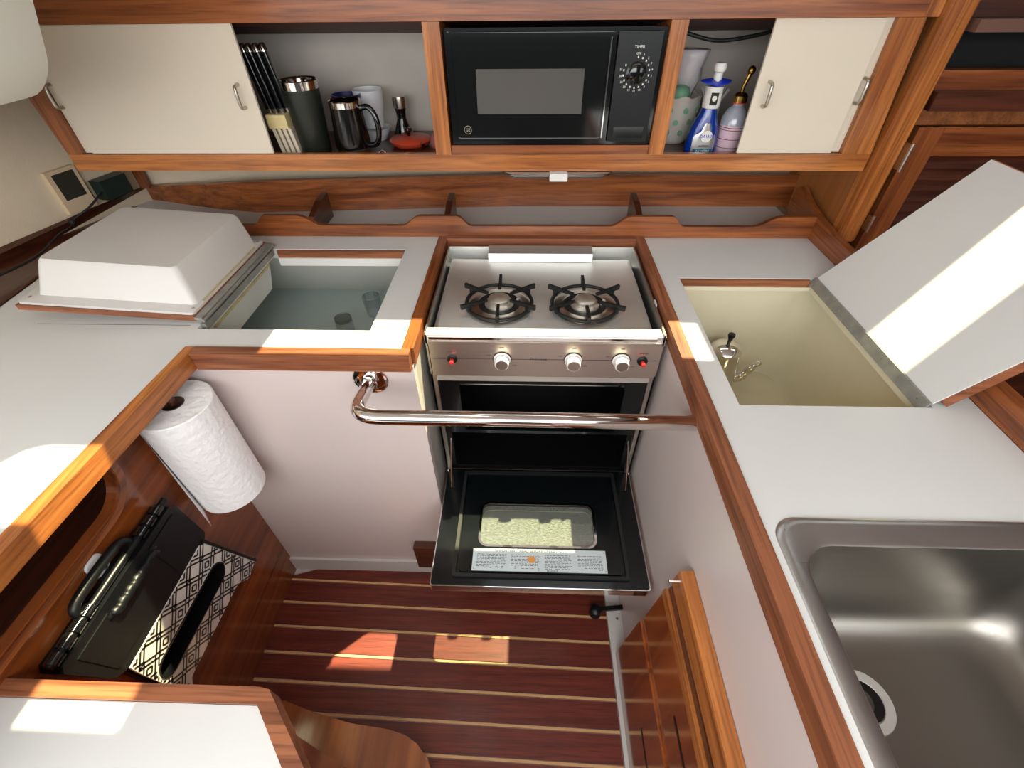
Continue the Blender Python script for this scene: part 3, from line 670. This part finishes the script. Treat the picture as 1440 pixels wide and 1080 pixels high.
obj('edging', lidbox(.3385, .343, .5568, .966, .0032, .021), worn[1], lr)
h2 = obj('hinge_leaf', hexa([(.664, .554, .8985), (.668, .554, .8985), (.668, .968, .8985), (.664, .968, .8985), (.672, .554, .918), (.676, .554, .917), (.676, .968, .917), (.672, .968, .918)]), hingem, lr)
for k in range(8): obj('screw', lathe([(.0022, 0), (.0004, .0012)], (.668, .575+.053*k, .9085), 8, axis='x'), satin, h2)
# kettle
kt = thing('kettle', (.525, .885, .5852), 'small steel kettle with black knob and spout standing in the cream locker well', 'kettle')
kc = (.512, .930, .6125)
obj('body', lathe([(.044, 0), (.048, .006), (.046, .03), (.038, .105), (.0355, .12), (.035, .121)], kc, 36), chrome, kt, smooth=True)
ld = obj('lid', lathe([(.0375, .1195), (.038, .123), (.033, .131), (.022, .138), (.008, .141), (.0005, .141)], kc, 36), chrome, kt, smooth=True)
obj('knob', lathe([(.004, .141), (.0045, .150), (.009, .163), (.008, .168), (.0005, .169)], kc, 16), blackp, ld, smooth=True, label='black lid knob')
obj('spout', tube(smooth_path([(.548, .920, .645), (.570, .915, .660), (.585, .912, .690), (.600, .911, .708)], 4), [.014]*5+[.010]*4+[.007]*4, 12), chrome, kt, smooth='all')
obj('handle', tube(smooth_path([(.480, .940, .715), (.456, .948, .705), (.452, .949, .675), (.470, .943, .635)], 4), .006, 10), blackp, kt, smooth='all')

# ================================================================== SINK
sk = thing('sink', (.55, .15, .74), 'stainless steel sink set in the right countertop near the camera', 'sink')
obj('rim', loft([rrect(.328, .735, -.06, .340, .035, .9102, 8), rrect(.332, .731, -.056, .336, .033, .9135, 8), rrect(.340, .724, -.049, .329, .030, .9115, 8), rrect(.348, .712, -.036, .303, .045, .9112, 8), rrect(.351, .709, -.033, .300, .044, .9095, 8)], (False, False)), sinkrim, sk, smooth='all')
obj('bowl', loft([rrect(.351, .709, -.033, .300, .044, .9095, 8), rrect(.355, .705, -.029, .296, .044, .885, 8), rrect(.362, .697, -.021, .288, .048, .80, 8), rrect(.371, .688, -.012, .279, .05, .765, 8), rrect(.395, .671, .005, .262, .05, .747, 8), rrect(.42, .64, .03, .235, .05, .740, 8)], (False, True)), sinkmat, sk, smooth='all')
sdn = obj('drain', lathe([(.038, 0), (.037, .0018), (.026, .0012), (.0245, -.0005)], (.451, .172, .7405), 40), steel_x, sk, smooth=True)
obj('drain_cup', lathe([(.0245, .0015), (.024, .0014), (.0005, .0014)], (.451, .172, .7405), 32), black_in, sdn)
bs = obj('basket', lathe([(.016, .0016), (.016, .004), (.013, .0055), (.005, .0058), (.004, .012), (.0005, .012)], (.446, .172, .7405), 24), plain('old_basket_metal', (96, 92, 86), .35, .8), sdn, smooth=True)

# ================================================================== RIGHT TEAK DOOR UNDER THE COUNTER
td = thing('teak_locker_door', (.285, .2, .0), 'glossy teak door panels with finger slots below the right countertop', 'door')
def ydge(z): return .444-(.444-.372)*z/.68
obj('lower_panel', prism([(-.3, .006), (ydge(.006), .006), (ydge(.362), .362), (-.3, .362)], 0, .268, .2975), gloss_door, td, bevel=.001)
obj('upper_panel', prism([(-.3, .366), (ydge(.366), .366), (ydge(.575), .575), (-.3, .575)], 0, .273, .2975), gloss_door, td, bevel=.001)
obj('moulding', prism([(-.3, .5755), (ydge(.5755)-.003, .5755), (ydge(.60)-.006, .603), (-.3, .603)], 0, .266, .2975), teak[1], td, bevel=.004, smooth=True)
obj('moulding', prism([(-.3, .6045), (ydge(.60)-.008, .6045), (ydge(.62)-.008, .622), (-.3, .622)], 0, .272, .2975), dark[1], td, bevel=.002)
obj('top_moulding', prism([(-.3, .6235), (ydge(.6235), .6235), (ydge(.68)-.001, .682), (-.3, .675)], 0, .274, .2975), teak[1], td, bevel=.007, smooth=True)
for (y0, y1, z, x) in ((.06, .235, .212, .2678), (.06, .205, .475, .2728)):
    obj('finger_slot', loft([rrect(y0, y1, z-.006, z+.006, .0058, x, 5, 0), rrect(y0+.001, y1-.001, z-.005, z+.005, .0048, x-.0005, 5, 0)]), black_in, td)
obj('latch', lathe([(.003, 0), (.003, .010), (.001, .012)], (.264, .372, .64), 10, axis='x'), chrome, td)

# rubber stop at the sole
rs = thing('door_stop', (.225, .56, .005), 'black rubber knob with strap on the floor under the open oven door', 'door stop')
obj('knob', lathe([(.010, 0), (.017, .004), (.019, .02), (.016, .036), (.008, .042), (.0005, .043)], (.222, .553, .002), 24), blackp, rs, smooth=True)
obj('strap', hexa([(.225, .548, .03), (.298, .548, .05), (.298, .560, .05), (.225, .560, .03), (.225, .548, .04), (.298, .548, .06), (.298, .560, .06), (.225, .560, .04)]), blackp, rs)
for z, y in ((.075, .572), (.04, .51)): obj('screw', lathe([(.004, -.003), (.0036, -.004), (.0005, -.0045)], (.2985, y, z), 10, axis='x'), satin, rs)

# ================================================================== PAPER TOWEL ROLL
cx, cy = -.672, .596; R0 = .0695
pr = thing('paper_towel_roll', (cx, cy, .585), 'white quilted paper towel roll hanging upright under the left counter corner', 'paper towel')
Lr = []
for z in (.572, .574, .845, .847):
    rr = R0-.002 if z in (.572, .847) else R0
    Lr.append([(cx+rr*math.cos(2*PI*k/64), cy+rr*math.sin(2*PI*k/64), z) for k in range(64)])
Li = [[(cx+.02*math.cos(2*PI*k/64), cy+.02*math.sin(2*PI*k/64), z) for k in range(64)] for z in (.847, .572)]
obj('roll', loft(Lr+Li+[Lr[0]], (False, False)), paper, pr, smooth=True)
obj('core', loft([[(cx+r*math.cos(2*PI*k/32), cy+r*math.sin(2*PI*k/32), z) for k in range(32)] for r, z in ((.0198, .573), (.0198, .848), (.0185, .848), (.0185, .573))], (False, False)), plain('cardboard', (92, 70, 56), .8), pr)
def shp(z, end):
    a = [(cx+(R0+.0010)*math.cos(q), cy+(R0+.0010)*math.sin(q), z) for q in [math.radians(200+5*k) for k in range(8)]]
    return a + [tuple(Vector(a[-1])+(Vector(end)-Vector(a[-1]))*t) for t in (.5, 1)]
e0, e1 = (-.700, .529, .80), (-.688, .508, .549)
obj('loose_sheet', loft([shp(.845, (-.7075, .5375, .845)), shp(.70, (-.698, .522, .70)), shp(.575, e1)], (False, False), closed=False), paper, pr, smooth='all')
obj('spindle', tube([(cx, cy, .849), (cx, cy, .883)], .008, 12), dark[2], pr)

# ================================================================== FOLDED STEP STOOL ON ITS HOOK
hk = obj('wall_hook', loft([rrect(.332, .366, .672, .712, .009, -.7448, 4, 0), rrect(.333, .365, .673, .711, .008, -.7405, 4, 0)]), white_p, label='small white adhesive hook on the teak knee panel', cat='hook')
obj('prong', tube(smooth_path([(-.741, .349, .690), (-.733, .349, .684), (-.728, .349, .690)], 3), .0025, 8), satin, hk)
ss = thing('step_stool', (-.72, .35, .31), 'black folding step stool with geometric printed face hanging below the white hook', 'step stool')
XA, XB = -.742, -.704
body = [(.200, .672), (.480, .672), (.492, .655), (.500, .540), (.490, .530), (.232, .538), (.215, .552), (.193, .66)]
obj('leg_panel', prism(body, 0, XA, XB), blackp, ss, bevel=.003, smooth=True)
obj('recess_panel', prism([(.215, .655), (.285, .655), (.290, .560), (.228, .560)], 0, XB, XB+.002), blackp, ss, bevel=.0008)
obj('recess_panel', prism([(.40, .655), (.475, .655), (.482, .556), (.405, .556)], 0, XB, XB+.002), blackp, ss, bevel=.0008)
for k in range(12):
    y = .198+.0235*k
    if .285 < y < .395: continue
    obj('hinge_rib', tube([(XB-.012, y, .680), (XB-.012, y+.018, .680)], .0105, 12), blackg, ss, smooth=True)
obj('hinge_rod', tube([(XB-.012, .195, .680), (XB-.012, .492, .680)], .007, 12), blackp, ss, smooth=True)
hp = [(XB-.002, .285, .640), (XB-.016, .274, .668), (XB-.020, .272, .690), (XB-.021, .283, .702), (XB-.021, .33, .706), (XB-.021, .38, .703), (XB-.021, .395, .692), (XB-.016, .400, .668), (XB-.002, .406, .640)]
obj('carry_handle', tube(smooth_path(hp, 5), .0085, 12), blackp, ss, smooth='all')
gr = []
for k in range(25): y = .288+.0049*k; gr.append((XB+.001, y, .640+.0015*math.sin(k*1.6)))
obj('grip', tube(gr, .009, 12), blackp, ss, smooth='all')
# printed tread panel with the oval slot
def tilt(p):  # panel leans a little: far end hangs lower
    y, z = p; return (y, z)
outer = [(.235, .533), (.478, .536), (.545, .310), (.497, .300), (.480, .333), (.470, .338), (.275, .345), (.262, .340), (.258, .322), (.245, .322)]
def slotpts(r, n=48, c0=(.275, .437), c1=(.452, .432)):
    ang = math.atan2(c1[1]-c0[1], c1[0]-c0[0]); out = []
    for k in range(n//2): a = ang-PI/2+PI*k/(n//2-1); out.append((c1[0]+r*math.cos(a), c1[1]+r*math.sin(a)))
    for k in range(n//2): a = ang+PI/2+PI*k/(n//2-1); out.append((c0[0]+r*math.cos(a), c0[1]+r*math.sin(a)))
    return out
def resample_to(outerpts, inner):
    # ray from the slot's nearest axis point outwards onto the outer polygon
    res = []
    c0, c1 = Vector((.275, .437)), Vector((.452, .432))
    for p in inner:
        p = Vector(p); t = max(0, min(1, (p-c0).dot(c1-c0)/(c1-c0).length_squared)); q = c0+(c1-c0)*t; d = (p-q).normalized()
        best = None
        for i in range(len(outerpts)):
            a, b = Vector(outerpts[i]), Vector(outerpts[(i+1) % len(outerpts)]); e = b-a
            den = d.x*e.y-d.y*e.x
            if abs(den) < 1e-9: continue
            s = ((a-q).x*e.y-(a-q).y*e.x)/den; v = ((a-q).x*d.y-(a-q).y*d.x)/den
            if s > 0 and -1e-6 <= v <= 1+1e-6 and (best is None or s < best): best = s
        res.append(tuple(q+d*best))
    return res
def densify(inner, n=5):
    out = []
    for i in range(len(inner)):
        a, b = Vector(inner[i]), Vector(inner[(i+1) % len(inner)])
        m = max(1, int((b-a).length/.008)); out += [tuple(a+(b-a)*k/m) for k in range(m)]
    return out
inn = densify(slotpts(.0285)); outp = resample_to(outer, inn)
tp = obj('tread_panel', ring([(XB-.004, a, b) for a, b in outp], [(XB-.004, a, b) for a, b in inn], (.005, 0, 0)), printw, ss, label='white panel with black interlocking diamond print')
obj('tread_back', ring([(XB-.018, a, b) for a, b in outp], [(XB-.018, a, b) for a, b in inn], (XA-XB+.018, 0, 0)), blackp, ss)
obj('slot_grip', loft([[(x, a, b) for a, b in densify(slotpts(r))][:len(inn)] if False else [(x, a, b) for a, b in slotpts(r)] for r, x in ((.0292, XB+.003), (.0258, XB+.003), (.0245, XA+.002), (.0283, XA+.002), (.0292, XB+.003))], (False, False)), blackp, ss, smooth=True)
obj('rim_bar', prism([(.478, .5365), (.484, .538), (.5505, .311), (.545, .309)], 0, XB-.01, XB+.004), blackp, ss)
# print: interlocking diamond lines clipped to the panel
def inside(p, poly):
    c = False; x, y = p
    for i in range(len(poly)):
        (x1, y1), (x2, y2) = poly[i], poly[i-1]
        if (y1 > y) != (y2 > y) and x < (x2-x1)*(y-y1)/(y2-y1)+x1: c = not c
    return c
big = slotpts(.031)
bmp = bmesh.new()
def line(a, b, wdt=.0040):
    a, b = Vector(a), Vector(b); L_ = (b-a).length; n = max(1, int(L_/.004)); d = (b-a)/n; pr_ = Vector((-d.y, d.x)).normalized()*wdt/2
    run = None
    for k in range(n):
        p0, p1 = a+d*k, a+d*(k+1)
        ok = all(inside(q, outer) and not inside(q, big) for q in (p0, p1))
        if ok and run is None: run = p0
        if (not ok or k == n-1) and run is not None:
            e = p1 if ok else p0
            if (e-run).length > .001:
                v = [bmp.verts.new((XB+.0016, *(q))) for q in (run-pr_, e-pr_, e+pr_, run+pr_)]
                bmp.faces.new(v)
            run = None
S = .052
for i in range(-1, 9):
    for j in range(-1, 8):
        c = Vector((.22+i*S, .30+j*S)) + (Vector((0, 0)))
        for s in (.033, .021):
            q = [c+Vector((s, 0)), c+Vector((0, s)), c+Vector((-s, 0)), c+Vector((0, -s))]
            for k in range(4): line(q[k], q[(k+1) % 4])
        c2 = c+Vector((S/2, S/2)); 
        for s in (.0085,):
            q = [c2+Vector((s, 0)), c2+Vector((0, s)), c2+Vector((-s, 0)), c2+Vector((0, -s))]
            for k in range(4): line(q[k], q[(k+1) % 4])
        line(c+Vector((.021, 0)), c+Vector((S-.021, 0)), .0036)
obj('print', bmp, printb, tp)

# ================================================================== TABLE CORNER AND STEP, LOWER LEFT
TZ = .70
tb = thing('side_table', (-.7, 0, .2), 'white topped cabinet corner with rounded teak edging at the lower left', 'cabinet')
obj('top', prism([(-.80, -.5), (-.80, .153), (-.3665, .153), (-.13, -.10), (-.13, -.5)], 2, TZ-.02, TZ), lam, tb)
obj('edging', prism([(-.80, .1535), (-.366, .1535), (-.1295, -.10), (-.1295, -.5), (-.104, -.5), (-.104, -.09), (-.345, .160), (-.356, .1715), (-.372, .1745), (-.80, .1745)], 2, TZ-.035, TZ+.007), worn[0], tb, bevel=.006, smooth=True)
obj('carcass', prism([(-.80, -.5), (-.80, .150), (-.37, .150), (-.135, -.10), (-.135, -.5)], 2, -.003, TZ-.036), gloss_door, tb)
stp = obj('step', prism([(-.602, .1515), (-.602, .290), (-.528, .270), (-.416, .247), (-.323, .238), (-.278, .228), (-.246, .212), (-.222, .190), (-.205, .166), (-.196, .12), (-.196, -.4), (-.128, -.4), (-.128, -.098), (-.366, .1515)], 2, 0.0003, .09), wood('step_wood', (146, 76, 30), (196, 118, 58), 1, .2, .6, .4, .15), label='low varnished wooden step with a rounded corner at the bottom of the frame', cat='step', bevel=.003, smooth=True)

# ================================================================== LEFT WALL FITTINGS
ang = math.atan2(.415, .113)
def wm_(s, z, off=0):  # s = y position along the wall
    x = -1.326 + (s-1.042)*.272; n = Vector((.415, -.113, 0)).normalized(); return Vector((x, s, z)) + n*(off+.003)
def wallbox(s0, s1, z0, z1, t0, t1):
    return hexa([wm_(s0, z0, t0), wm_(s1, z0, t0), wm_(s1, z0, t1), wm_(s0, z0, t1), wm_(s0, z1, t0), wm_(s1, z1, t0), wm_(s1, z1, t1), wm_(s0, z1, t1)])
mon = obj('wall_monitor', wallbox(1.215, 1.292, .957, 1.067, -.012, .012), beige, label='beige wall panel with dark display beside the green plug', cat='wall display', bevel=.003)
obj('display', wallbox(1.227, 1.283, .992, 1.058, .012, .0128), lcd, mon)
obj('marking', wallbox(1.272, 1.288, .963, .966, .012, .0125), ink, mon)
out_ = obj('outlet_plate', wallbox(1.30, 1.432, .958, 1.015, -.012, .004), beige_d, label='tan outlet plate on the left wall under the cupboard', cat='outlet', bevel=.002)
obj('screw', tube([wm_(1.405, 1.0, .004), wm_(1.405, 1.0, .006)], .003, 10), ink, out_)
plg = obj('plug_adapter', wallbox(1.307, 1.385, .966, 1.018, .0045, .045), greenp, label='dark green plug adapter in the tan outlet', cat='plug', bevel=.010, smooth=True)
cp_ = [wm_(1.31, .99, .035), wm_(1.29, .985, .04), wm_(1.25, .965, .035), wm_(1.205, .947, .02)]
cd = obj('power_cord', tube(smooth_path(cp_+[wm_(1.19, .938, .03), Vector((-1.24, 1.12, .942)), Vector((-1.215, 1.0, .936)), Vector((-1.235, .85, .94)), Vector((-1.25, .70, .94)), Vector((-1.22, .45, .935))], 5), .0028, 8), cordm, label='black power cord trailing from the green plug along the left wall', cat='cord', smooth='all')
obj('knot', lathe([(.002, -.008), (.008, -.004), (.008, .004), (.002, .008)], wm_(1.203, .946, .02), 10), cordm, cd)

# white moulded lamp housing top left
wb = thing('ceiling_lamp_housing', (-.78, .70, 1.308), 'white moulded housing with rounded corner hanging at the top left', 'lamp')
def rl(z, ins, x0=-1.25, x1=-.640): return rrect(x0+ins, x1-ins, .66+ins, .93-ins, .05, z, 6)
L0 = []
def hloop(off):  # rounded slab facing the camera, in a tilted plane
    return None
bmh = bmesh.new()
pp = rrect(-1.40, -.728, 1.322, 1.90, .045, 0, 6, 1)
def shear(p, y, ins):
    x, _, z = p; cxx, czz = -1.0, 1.56
    x = cxx+(x-cxx)*(1-ins); z = czz+(z-czz)*(1-ins); x += (z-1.318)*.42; z2 = z - max(0, -(x+.70))*.10*0
    return (x, y, z2-(-.728-x)*.17)
loops = [[shear(p, y, i) for p in pp] for y, i in ((.70, .02), (.706, .006), (.715, 0), (.80, 0))]
obj('housing', loft(loops, (True, True), bmh), lampw, wb, smooth=True)

# ================================================================== ITEMS IN THE CUPBOARDS
SZ = 1.1155
# knives in a slotted holder
kb = thing('knife_holder', (-.585, 1.205, SZ), 'cream and grey slotted holder for the black handled knives in the left cupboard', 'knife holder')
obj('collar', hexa([(-.612, 1.185, 1.178), (-.566, 1.185, 1.178), (-.566, 1.22, 1.178), (-.612, 1.22, 1.178), (-.612, 1.185, 1.206), (-.566, 1.185, 1.206), (-.566, 1.22, 1.206), (-.612, 1.22, 1.206)]), creamp, kb, bevel=.002)
for k in range(4):
    x = -.609+.0125*k
    obj('slat', hexa([(x+.010, 1.188, SZ), (x+.018, 1.188, SZ), (x+.018, 1.215, SZ), (x+.010, 1.215, SZ), (x, 1.19, 1.1775), (x+.008, 1.19, 1.1775), (x+.008, 1.215, 1.1775), (x, 1.215, 1.1775)]), cutlery, kb)
obj('base', box((-.606, -.555), (1.2155, 1.235), (SZ, 1.19)), blackp, kb)
kn0 = thing('knife', (-.605, 1.205, 1.2065), 'black handled knife, leftmost of the four standing in the cream holder', 'knife', rot=(0, math.radians(-8), 0), group='knives in the cream holder')
obj('handle', loft([rrect(-.006, .006, -.009, .009, .004, z, 3) for z in (.010, .05, .118)] ), blackg, kn0, local=True, smooth=True)
obj('bolster', loft([rrect(-.0055, .0055, -.008, .008, .003, z, 3) for z in (0, .0095)]), chrome, kn0, local=True, smooth=True)
obj('pommel', loft([rrect(-.006, .006, -.009, .009, .004, .1185, 3), rrect(-.0055, .0055, -.0085, .0085, .004, .130, 3), rrect(-.003, .003, -.005, .005, .002, .134, 3)]), chrome, kn0, local=True, smooth=True)
for k, (dx, dy, lab) in enumerate(((.0135, 0, 'black handled knife, second from the left in the cream holder'), (.0275, .004, 'black handled knife, third from the left in the cream holder'), (.040, .010, 'black handled knife nearest the tumbler in the cream holder'))):
    copy_thing(kn0, (-.605+dx, 1.205+dy, 1.2065), lab)
# tumbler
def T(x, y): return (x, y, SZ)
tm = thing('tumbler', T(-.508, 1.22), 'tall dark olive insulated tumbler with steel rim in the left cupboard', 'tumbler')
obj('body', lathe([(.032, 0), (.034, .004), (.041, .138), (.041, .139)], T(-.524, 1.215), 40), olive, tm, smooth=True)
obj('rim', lathe([(.041, .139), (.0418, .155), (.040, .157), (.037, .154), (.030, .02), (.0005, .02)], T(-.524, 1.215), 40), chrome, tm, smooth=True)
# navy cup
obj('cup', lathe([(.030, 0), (.034, .09), (.036, .112), (.033, .112), (.028, .006), (.0005, .006)], T(-.452, 1.30), 28), bluep, label='navy blue cup tucked behind the tumbler and the black mug', cat='cup', smooth=True)
# mug
mg = thing('mug', T(-.41, 1.235), 'glossy black travel mug with steel rim, base and handle', 'mug')
obj('body', lathe([(.042, .018), (.0425, .022), (.036, .102), (.036, .103)], T(-.428, 1.212), 40), mugm, mg, smooth=True)
obj('rim', lathe([(.036, .103), (.0368, .115), (.035, .117), (.033, .115), (.031, .03), (.0005, .03)], T(-.428, 1.212), 40), chrome, mg, smooth=True)
obj('base', lathe([(.037, 0), (.0395, .003), (.040, .0178)], T(-.428, 1.212), 40), satin, mg, smooth=True)
obj('handle', tube(smooth_path([(-.394, 1.206, 1.215), (-.374, 1.202, 1.219), (-.359, 1.198, 1.203), (-.355, 1.197, 1.172), (-.365, 1.200, 1.143), (-.389, 1.206, 1.137)], 5), .0065, 12), blackg, mg, smooth='all')
obj('cup', lathe([(.026, 0), (.036, .05), (.038, .085), (.0355, .085), (.03, .01), (.0005, .01)], (-.41, 1.345, SZ), 32), ceram, label='white ceramic cup behind the black mug', cat='cup', smooth=True)
bpy.data.objects['cup.001'].location.z = SZ+.03
obj('stacked_bowl', lathe([(.030, 0), (.045, .028), (.043, .0285), (.028, .003), (.0005, .003)], (-.41, 1.345, SZ), 32), ceram, label='white bowl under the white cup at the back', cat='bowl', smooth=True)
gd = thing('pepper_mill', T(-.336, 1.36), 'small black waisted pepper mill with metal top', 'pepper mill')
obj('body', lathe([(.024, 0), (.024, .012), (.012, .045), (.013, .062), (.016, .070)], T(-.336, 1.36), 28), blackg, gd, smooth=True)
obj('cap', lathe([(.0165, .070), (.0175, .088), (.0165, .096), (.0005, .097)], T(-.336, 1.36), 28), satin, gd, smooth=True)
rdp = thing('red_pan', T(-.285, 1.30), 'small orange red dish with black knob at the back of the shelf', 'dish')
obj('dish', lathe([(.040, 0), (.050, .006), (.054, .014), (.050, .018), (.012, .022), (.0005, .022)], T(-.302, 1.285), 36), redpan, rdp, smooth=True)
obj('knob', lathe([(.004, .022), (.005, .030), (.011, .036), (.008, .041), (.0005, .042)], T(-.306, 1.285), 20), blackg, rdp, smooth=True)
obj('handle', tube([(-.275, 1.262, 1.130), (-.262, 1.235, 1.128)], .004, 8), blackg, rdp)
obj('small_pot', lathe([(.018, 0), (.022, .012), (.017, .026), (.008, .034), (.0005, .036)], T(-.228, 1.27), 24), pinkp, label='small dusky pink pot against the post left of the microwave', cat='pot', smooth=True)
obj('whisk_ring', torus((-.350, 1.19, SZ+.0125), .010, .0022, 20, 8, 1).copy() if False else tube([(-.372+.0*k, 1.185, SZ+.003) for k in range(1)]+[(-.352, 1.185, SZ+.016), (-.338, 1.186, SZ+.004), (-.352, 1.187, SZ+.003)], .0026, 8), chrome, label='small chrome clip lying beside the mug', cat='clip')
obj('cord_upper', tube(smooth_path([(.33, 1.30, 1.348), (.42, 1.30, 1.328), (.50, 1.30, 1.335), (.56, 1.30, 1.348)], 6), .004, 8), cordm, label='black cable looping across the top of the right cupboard', cat='cable', smooth='all')
bpy.data.objects['cord_upper'].name = 'cable'
# dish soap
dsx, dsy = .415, 1.212
ds = thing('dish_soap_bottle', (dsx, dsy, SZ), 'blue dish soap bottle with white and cobalt pump cap in the right cupboard', 'soap bottle')
def oval(rx, ry, z, n=32): return [(dsx+rx*math.cos(2*PI*k/n), dsy+ry*math.sin(2*PI*k/n), SZ+z) for k in range(n)]
obj('bottle', loft([oval(.036, .020, 0), oval(.038, .022, .004), oval(.037, .022, .03), oval(.031, .020, .06), oval(.020, .017, .085), oval(.016, .015, .098)]), bluegel, ds, smooth=True)
obj('collar', lathe([(.0155, .097), (.0185, .099), (.0195, .112), (.019, .134), (.0195, .140)], (dsx+.001, dsy, SZ), 32), white_p, ds, smooth=True)
obj('emblem', box((dsx-.009, dsx+.007), (dsy-.0205, dsy-.0185), (SZ+.106, SZ+.130)), printb, ds)
obj('emblem_mark', prism([(dsx-.001+.0055*math.cos(a), SZ+.119+.006*math.sin(a)) for a in [2*PI*k/6 for k in range(6)]], 1, dsy-.0212, dsy-.0206), printw, ds)
obj('brim', loft([[(dsx+r*1.25*math.cos(2*PI*k/32), dsy+r*.9*math.sin(2*PI*k/32), SZ+z+.006*abs(math.cos(2*PI*k/32))) for k in range(32)] for r, z in ((.018, .1402), (.0265, .1425), (.027, .1455), (.018, .1475), (.010, .149))]), cobalt, ds, smooth=True)
obj('pump', lathe([(.0095, .149), (.009, .166), (.0125, .168), (.0135, .178), (.011, .183), (.0005, .184)], (dsx+.002, dsy, SZ), 24), white_p, ds, smooth=True)
obj('front_label', loft([[(dsx-.026+.052*k/8 + 0, dsy-.0228*math.sqrt(max(.05, 1-((k-4)/5.6)**2)), SZ+z) for k in range(9)] if z < .04 else [(dsx+(-.026+.052*k/8)*(1-(z-.04)/.042), dsy-.0215*math.sqrt(max(.05, 1-((k-4)/5.6)**2)), SZ+z) for k in range(9)] for z in (.006, .039, .055, .070)], (False, False), closed=False), foil, ds, smooth='all')
obj('label_disc', lathe([(.0125, .0), (.0125, .001), (.0005, .001)], (dsx+.002, dsy-.0225, SZ+.043), 28, axis='-y'), white_p, ds)
text('lettering', 'DAWN', .0105, cobalt, ds, front_m(dsx+.002, dsy-.0238, SZ+.043), .0003)
text('lettering', 'PLATINUM', .005, printb, ds, front_m(dsx, dsy-.0238, SZ+.0225), .0003)
obj('label_band', box((dsx-.022, dsx+.022), (dsy-.0236, dsy-.0226), (SZ+.006, SZ+.017)), plain('teal_band', (30, 96, 120), .3), ds)
text('lettering', '2X MORE', .0075, tick, ds, front_m(dsx, dsy-.0238, SZ+.0115), .0003)
# pink soap dispenser
px_, py_ = .480, 1.215
pk = thing('soap_dispenser', (px_, py_, SZ), 'pink glass soap dispenser with brass pump beside the right sliding door', 'soap dispenser')
obj('bottle', lathe([(.026, 0), (.028, .003), (.029, .062), (.0292, .064)], (px_, py_, SZ), 36), pinkglass, pk, smooth=True)
obj('shoulder', lathe([(.0292, .064), (.028, .078), (.020, .094), (.0115, .101), (.0115, .106)], (px_, py_, SZ), 36), plain('clear_liquid_glass', (156, 160, 172), .1, coat=1), pk, smooth=True)
for z in (.018, .036, .055, .060): obj('gold_band', torus((px_, py_, SZ+z), .0292, .0006, 36, 6), brassm, pk)
obj('washer', lathe([(.0145, .1062), (.0145, .108)], (px_, py_, SZ), 24), redp, pk)
obj('pump_collar', lathe([(.0155, .1082), (.0155, .121), (.011, .126), (.004, .128), (.004, .140)], (px_, py_, SZ), 28), brassm, pk, smooth=True)
obj('pump_stem', tube([(px_, py_, SZ+.138), (px_+.007, py_, SZ+.164)], [.004, .0055], 12), brassm, pk, smooth=True)
obj('pump_ball', lathe([(.001, -.009), (.0065, -.006), (.009, 0), (.0065, .006), (.001, .009)], (px_+.008, py_, SZ+.168), 20), brassm, pk, smooth='all')
# ceramic utensil jar with crinkled bag and black bottle behind
uj = thing('perforated_jar', (.375, 1.335, SZ), 'cream jar with round green dots behind the dish soap bottle', 'jar')
jx, jy = .372, 1.325
def wav(r, z, amp=0, n=48): return [(jx+(r+amp*math.cos(8*2*PI*k/n))*math.cos(2*PI*k/n), jy+(r+amp*math.cos(8*2*PI*k/n))*math.sin(2*PI*k/n), SZ+z+(amp*1.2*math.cos(8*2*PI*k/n) if amp else 0)) for k in range(n)]
obj('body', loft([wav(.034, 0), wav(.042, .01), wav(.050, .06), wav(.054, .098, .002), wav(.056, .106, .003), wav(.052, .104, .003), wav(.046, .06), wav(.03, .01)], (True, True)), sleevem, uj, smooth=True)
for z in (.028, .052, .078):
    for k in range(9):
        a = 2*PI*(k+(.5 if z == .052 else 0))/9; r = .043+(z-.01)*.145+.001
        c = Vector((jx+r*math.cos(a), jy+r*math.sin(a), SZ+z)); n_ = Vector((math.cos(a), math.sin(a), 0)); t_ = Vector((-math.sin(a), math.cos(a), 0))
        if n_.y > .3: continue
        bmd = loft([[c+n_*h+(t_*math.cos(2*PI*j/14)+Vector((0, 0, 1))*math.sin(2*PI*j/14))*.0062 for j in range(14)] for h in (-.001, .0012)])
        obj('dot', bmd, mint, uj)
rw = random.Random(5)
bag = []
for i, (r, z) in enumerate(((.012, .03), (.016, .09), (.024, .118), (.032, .135), (.030, .155), (.034, .178), (.036, .192))):
    bag.append([(jx+.014+.10*(z-.1)*.4+(r+rw.uniform(-.004, .004))*math.cos(2*PI*k/20), jy+.016+(r*.8+rw.uniform(-.004, .004))*math.sin(2*PI*k/20), SZ+z) for k in range(20)])
obj('crumpled_bag', loft(bag), plasticwrap, label='crumpled white plastic bag standing inside the dotted cream jar', cat='bag', smooth='all')
obj('green_cloth', lathe([(.01, .05), (.020, .095), (.023, .110), (.020, .122), (.008, .127), (.0005, .128)], (jx-.006, jy-.026, SZ), 18), mint, label='mint green cloth folded at the mouth of the dotted cream jar', cat='cloth', smooth='all')
obj('bottle', lathe([(.022, 0), (.023, .12), (.016, .15), (.014, .19), (.0005, .192)], (.3345, 1.400, SZ), 20), blackg, label='black bottle in shadow at the back of the right cupboard', cat='bottle', smooth=True)
br = thing('scrub_brush', (.455, 1.31, SZ), 'grey bristled brush behind the soap bottles', 'brush')
obj('brush_head', lathe([(.018, 0), (.022, .01), (.022, .095)], (.452, 1.31, SZ), 20), ceram, br, smooth=True)
for k in range(14):
    a = 2*PI*k/14; obj('bristle', tube([(.452+.018*math.cos(a), 1.31+.018*math.sin(a), SZ+.095), (.452+.032*math.cos(a), 1.31+.032*math.sin(a), SZ+.118)], .0022, 5), ceram, br)
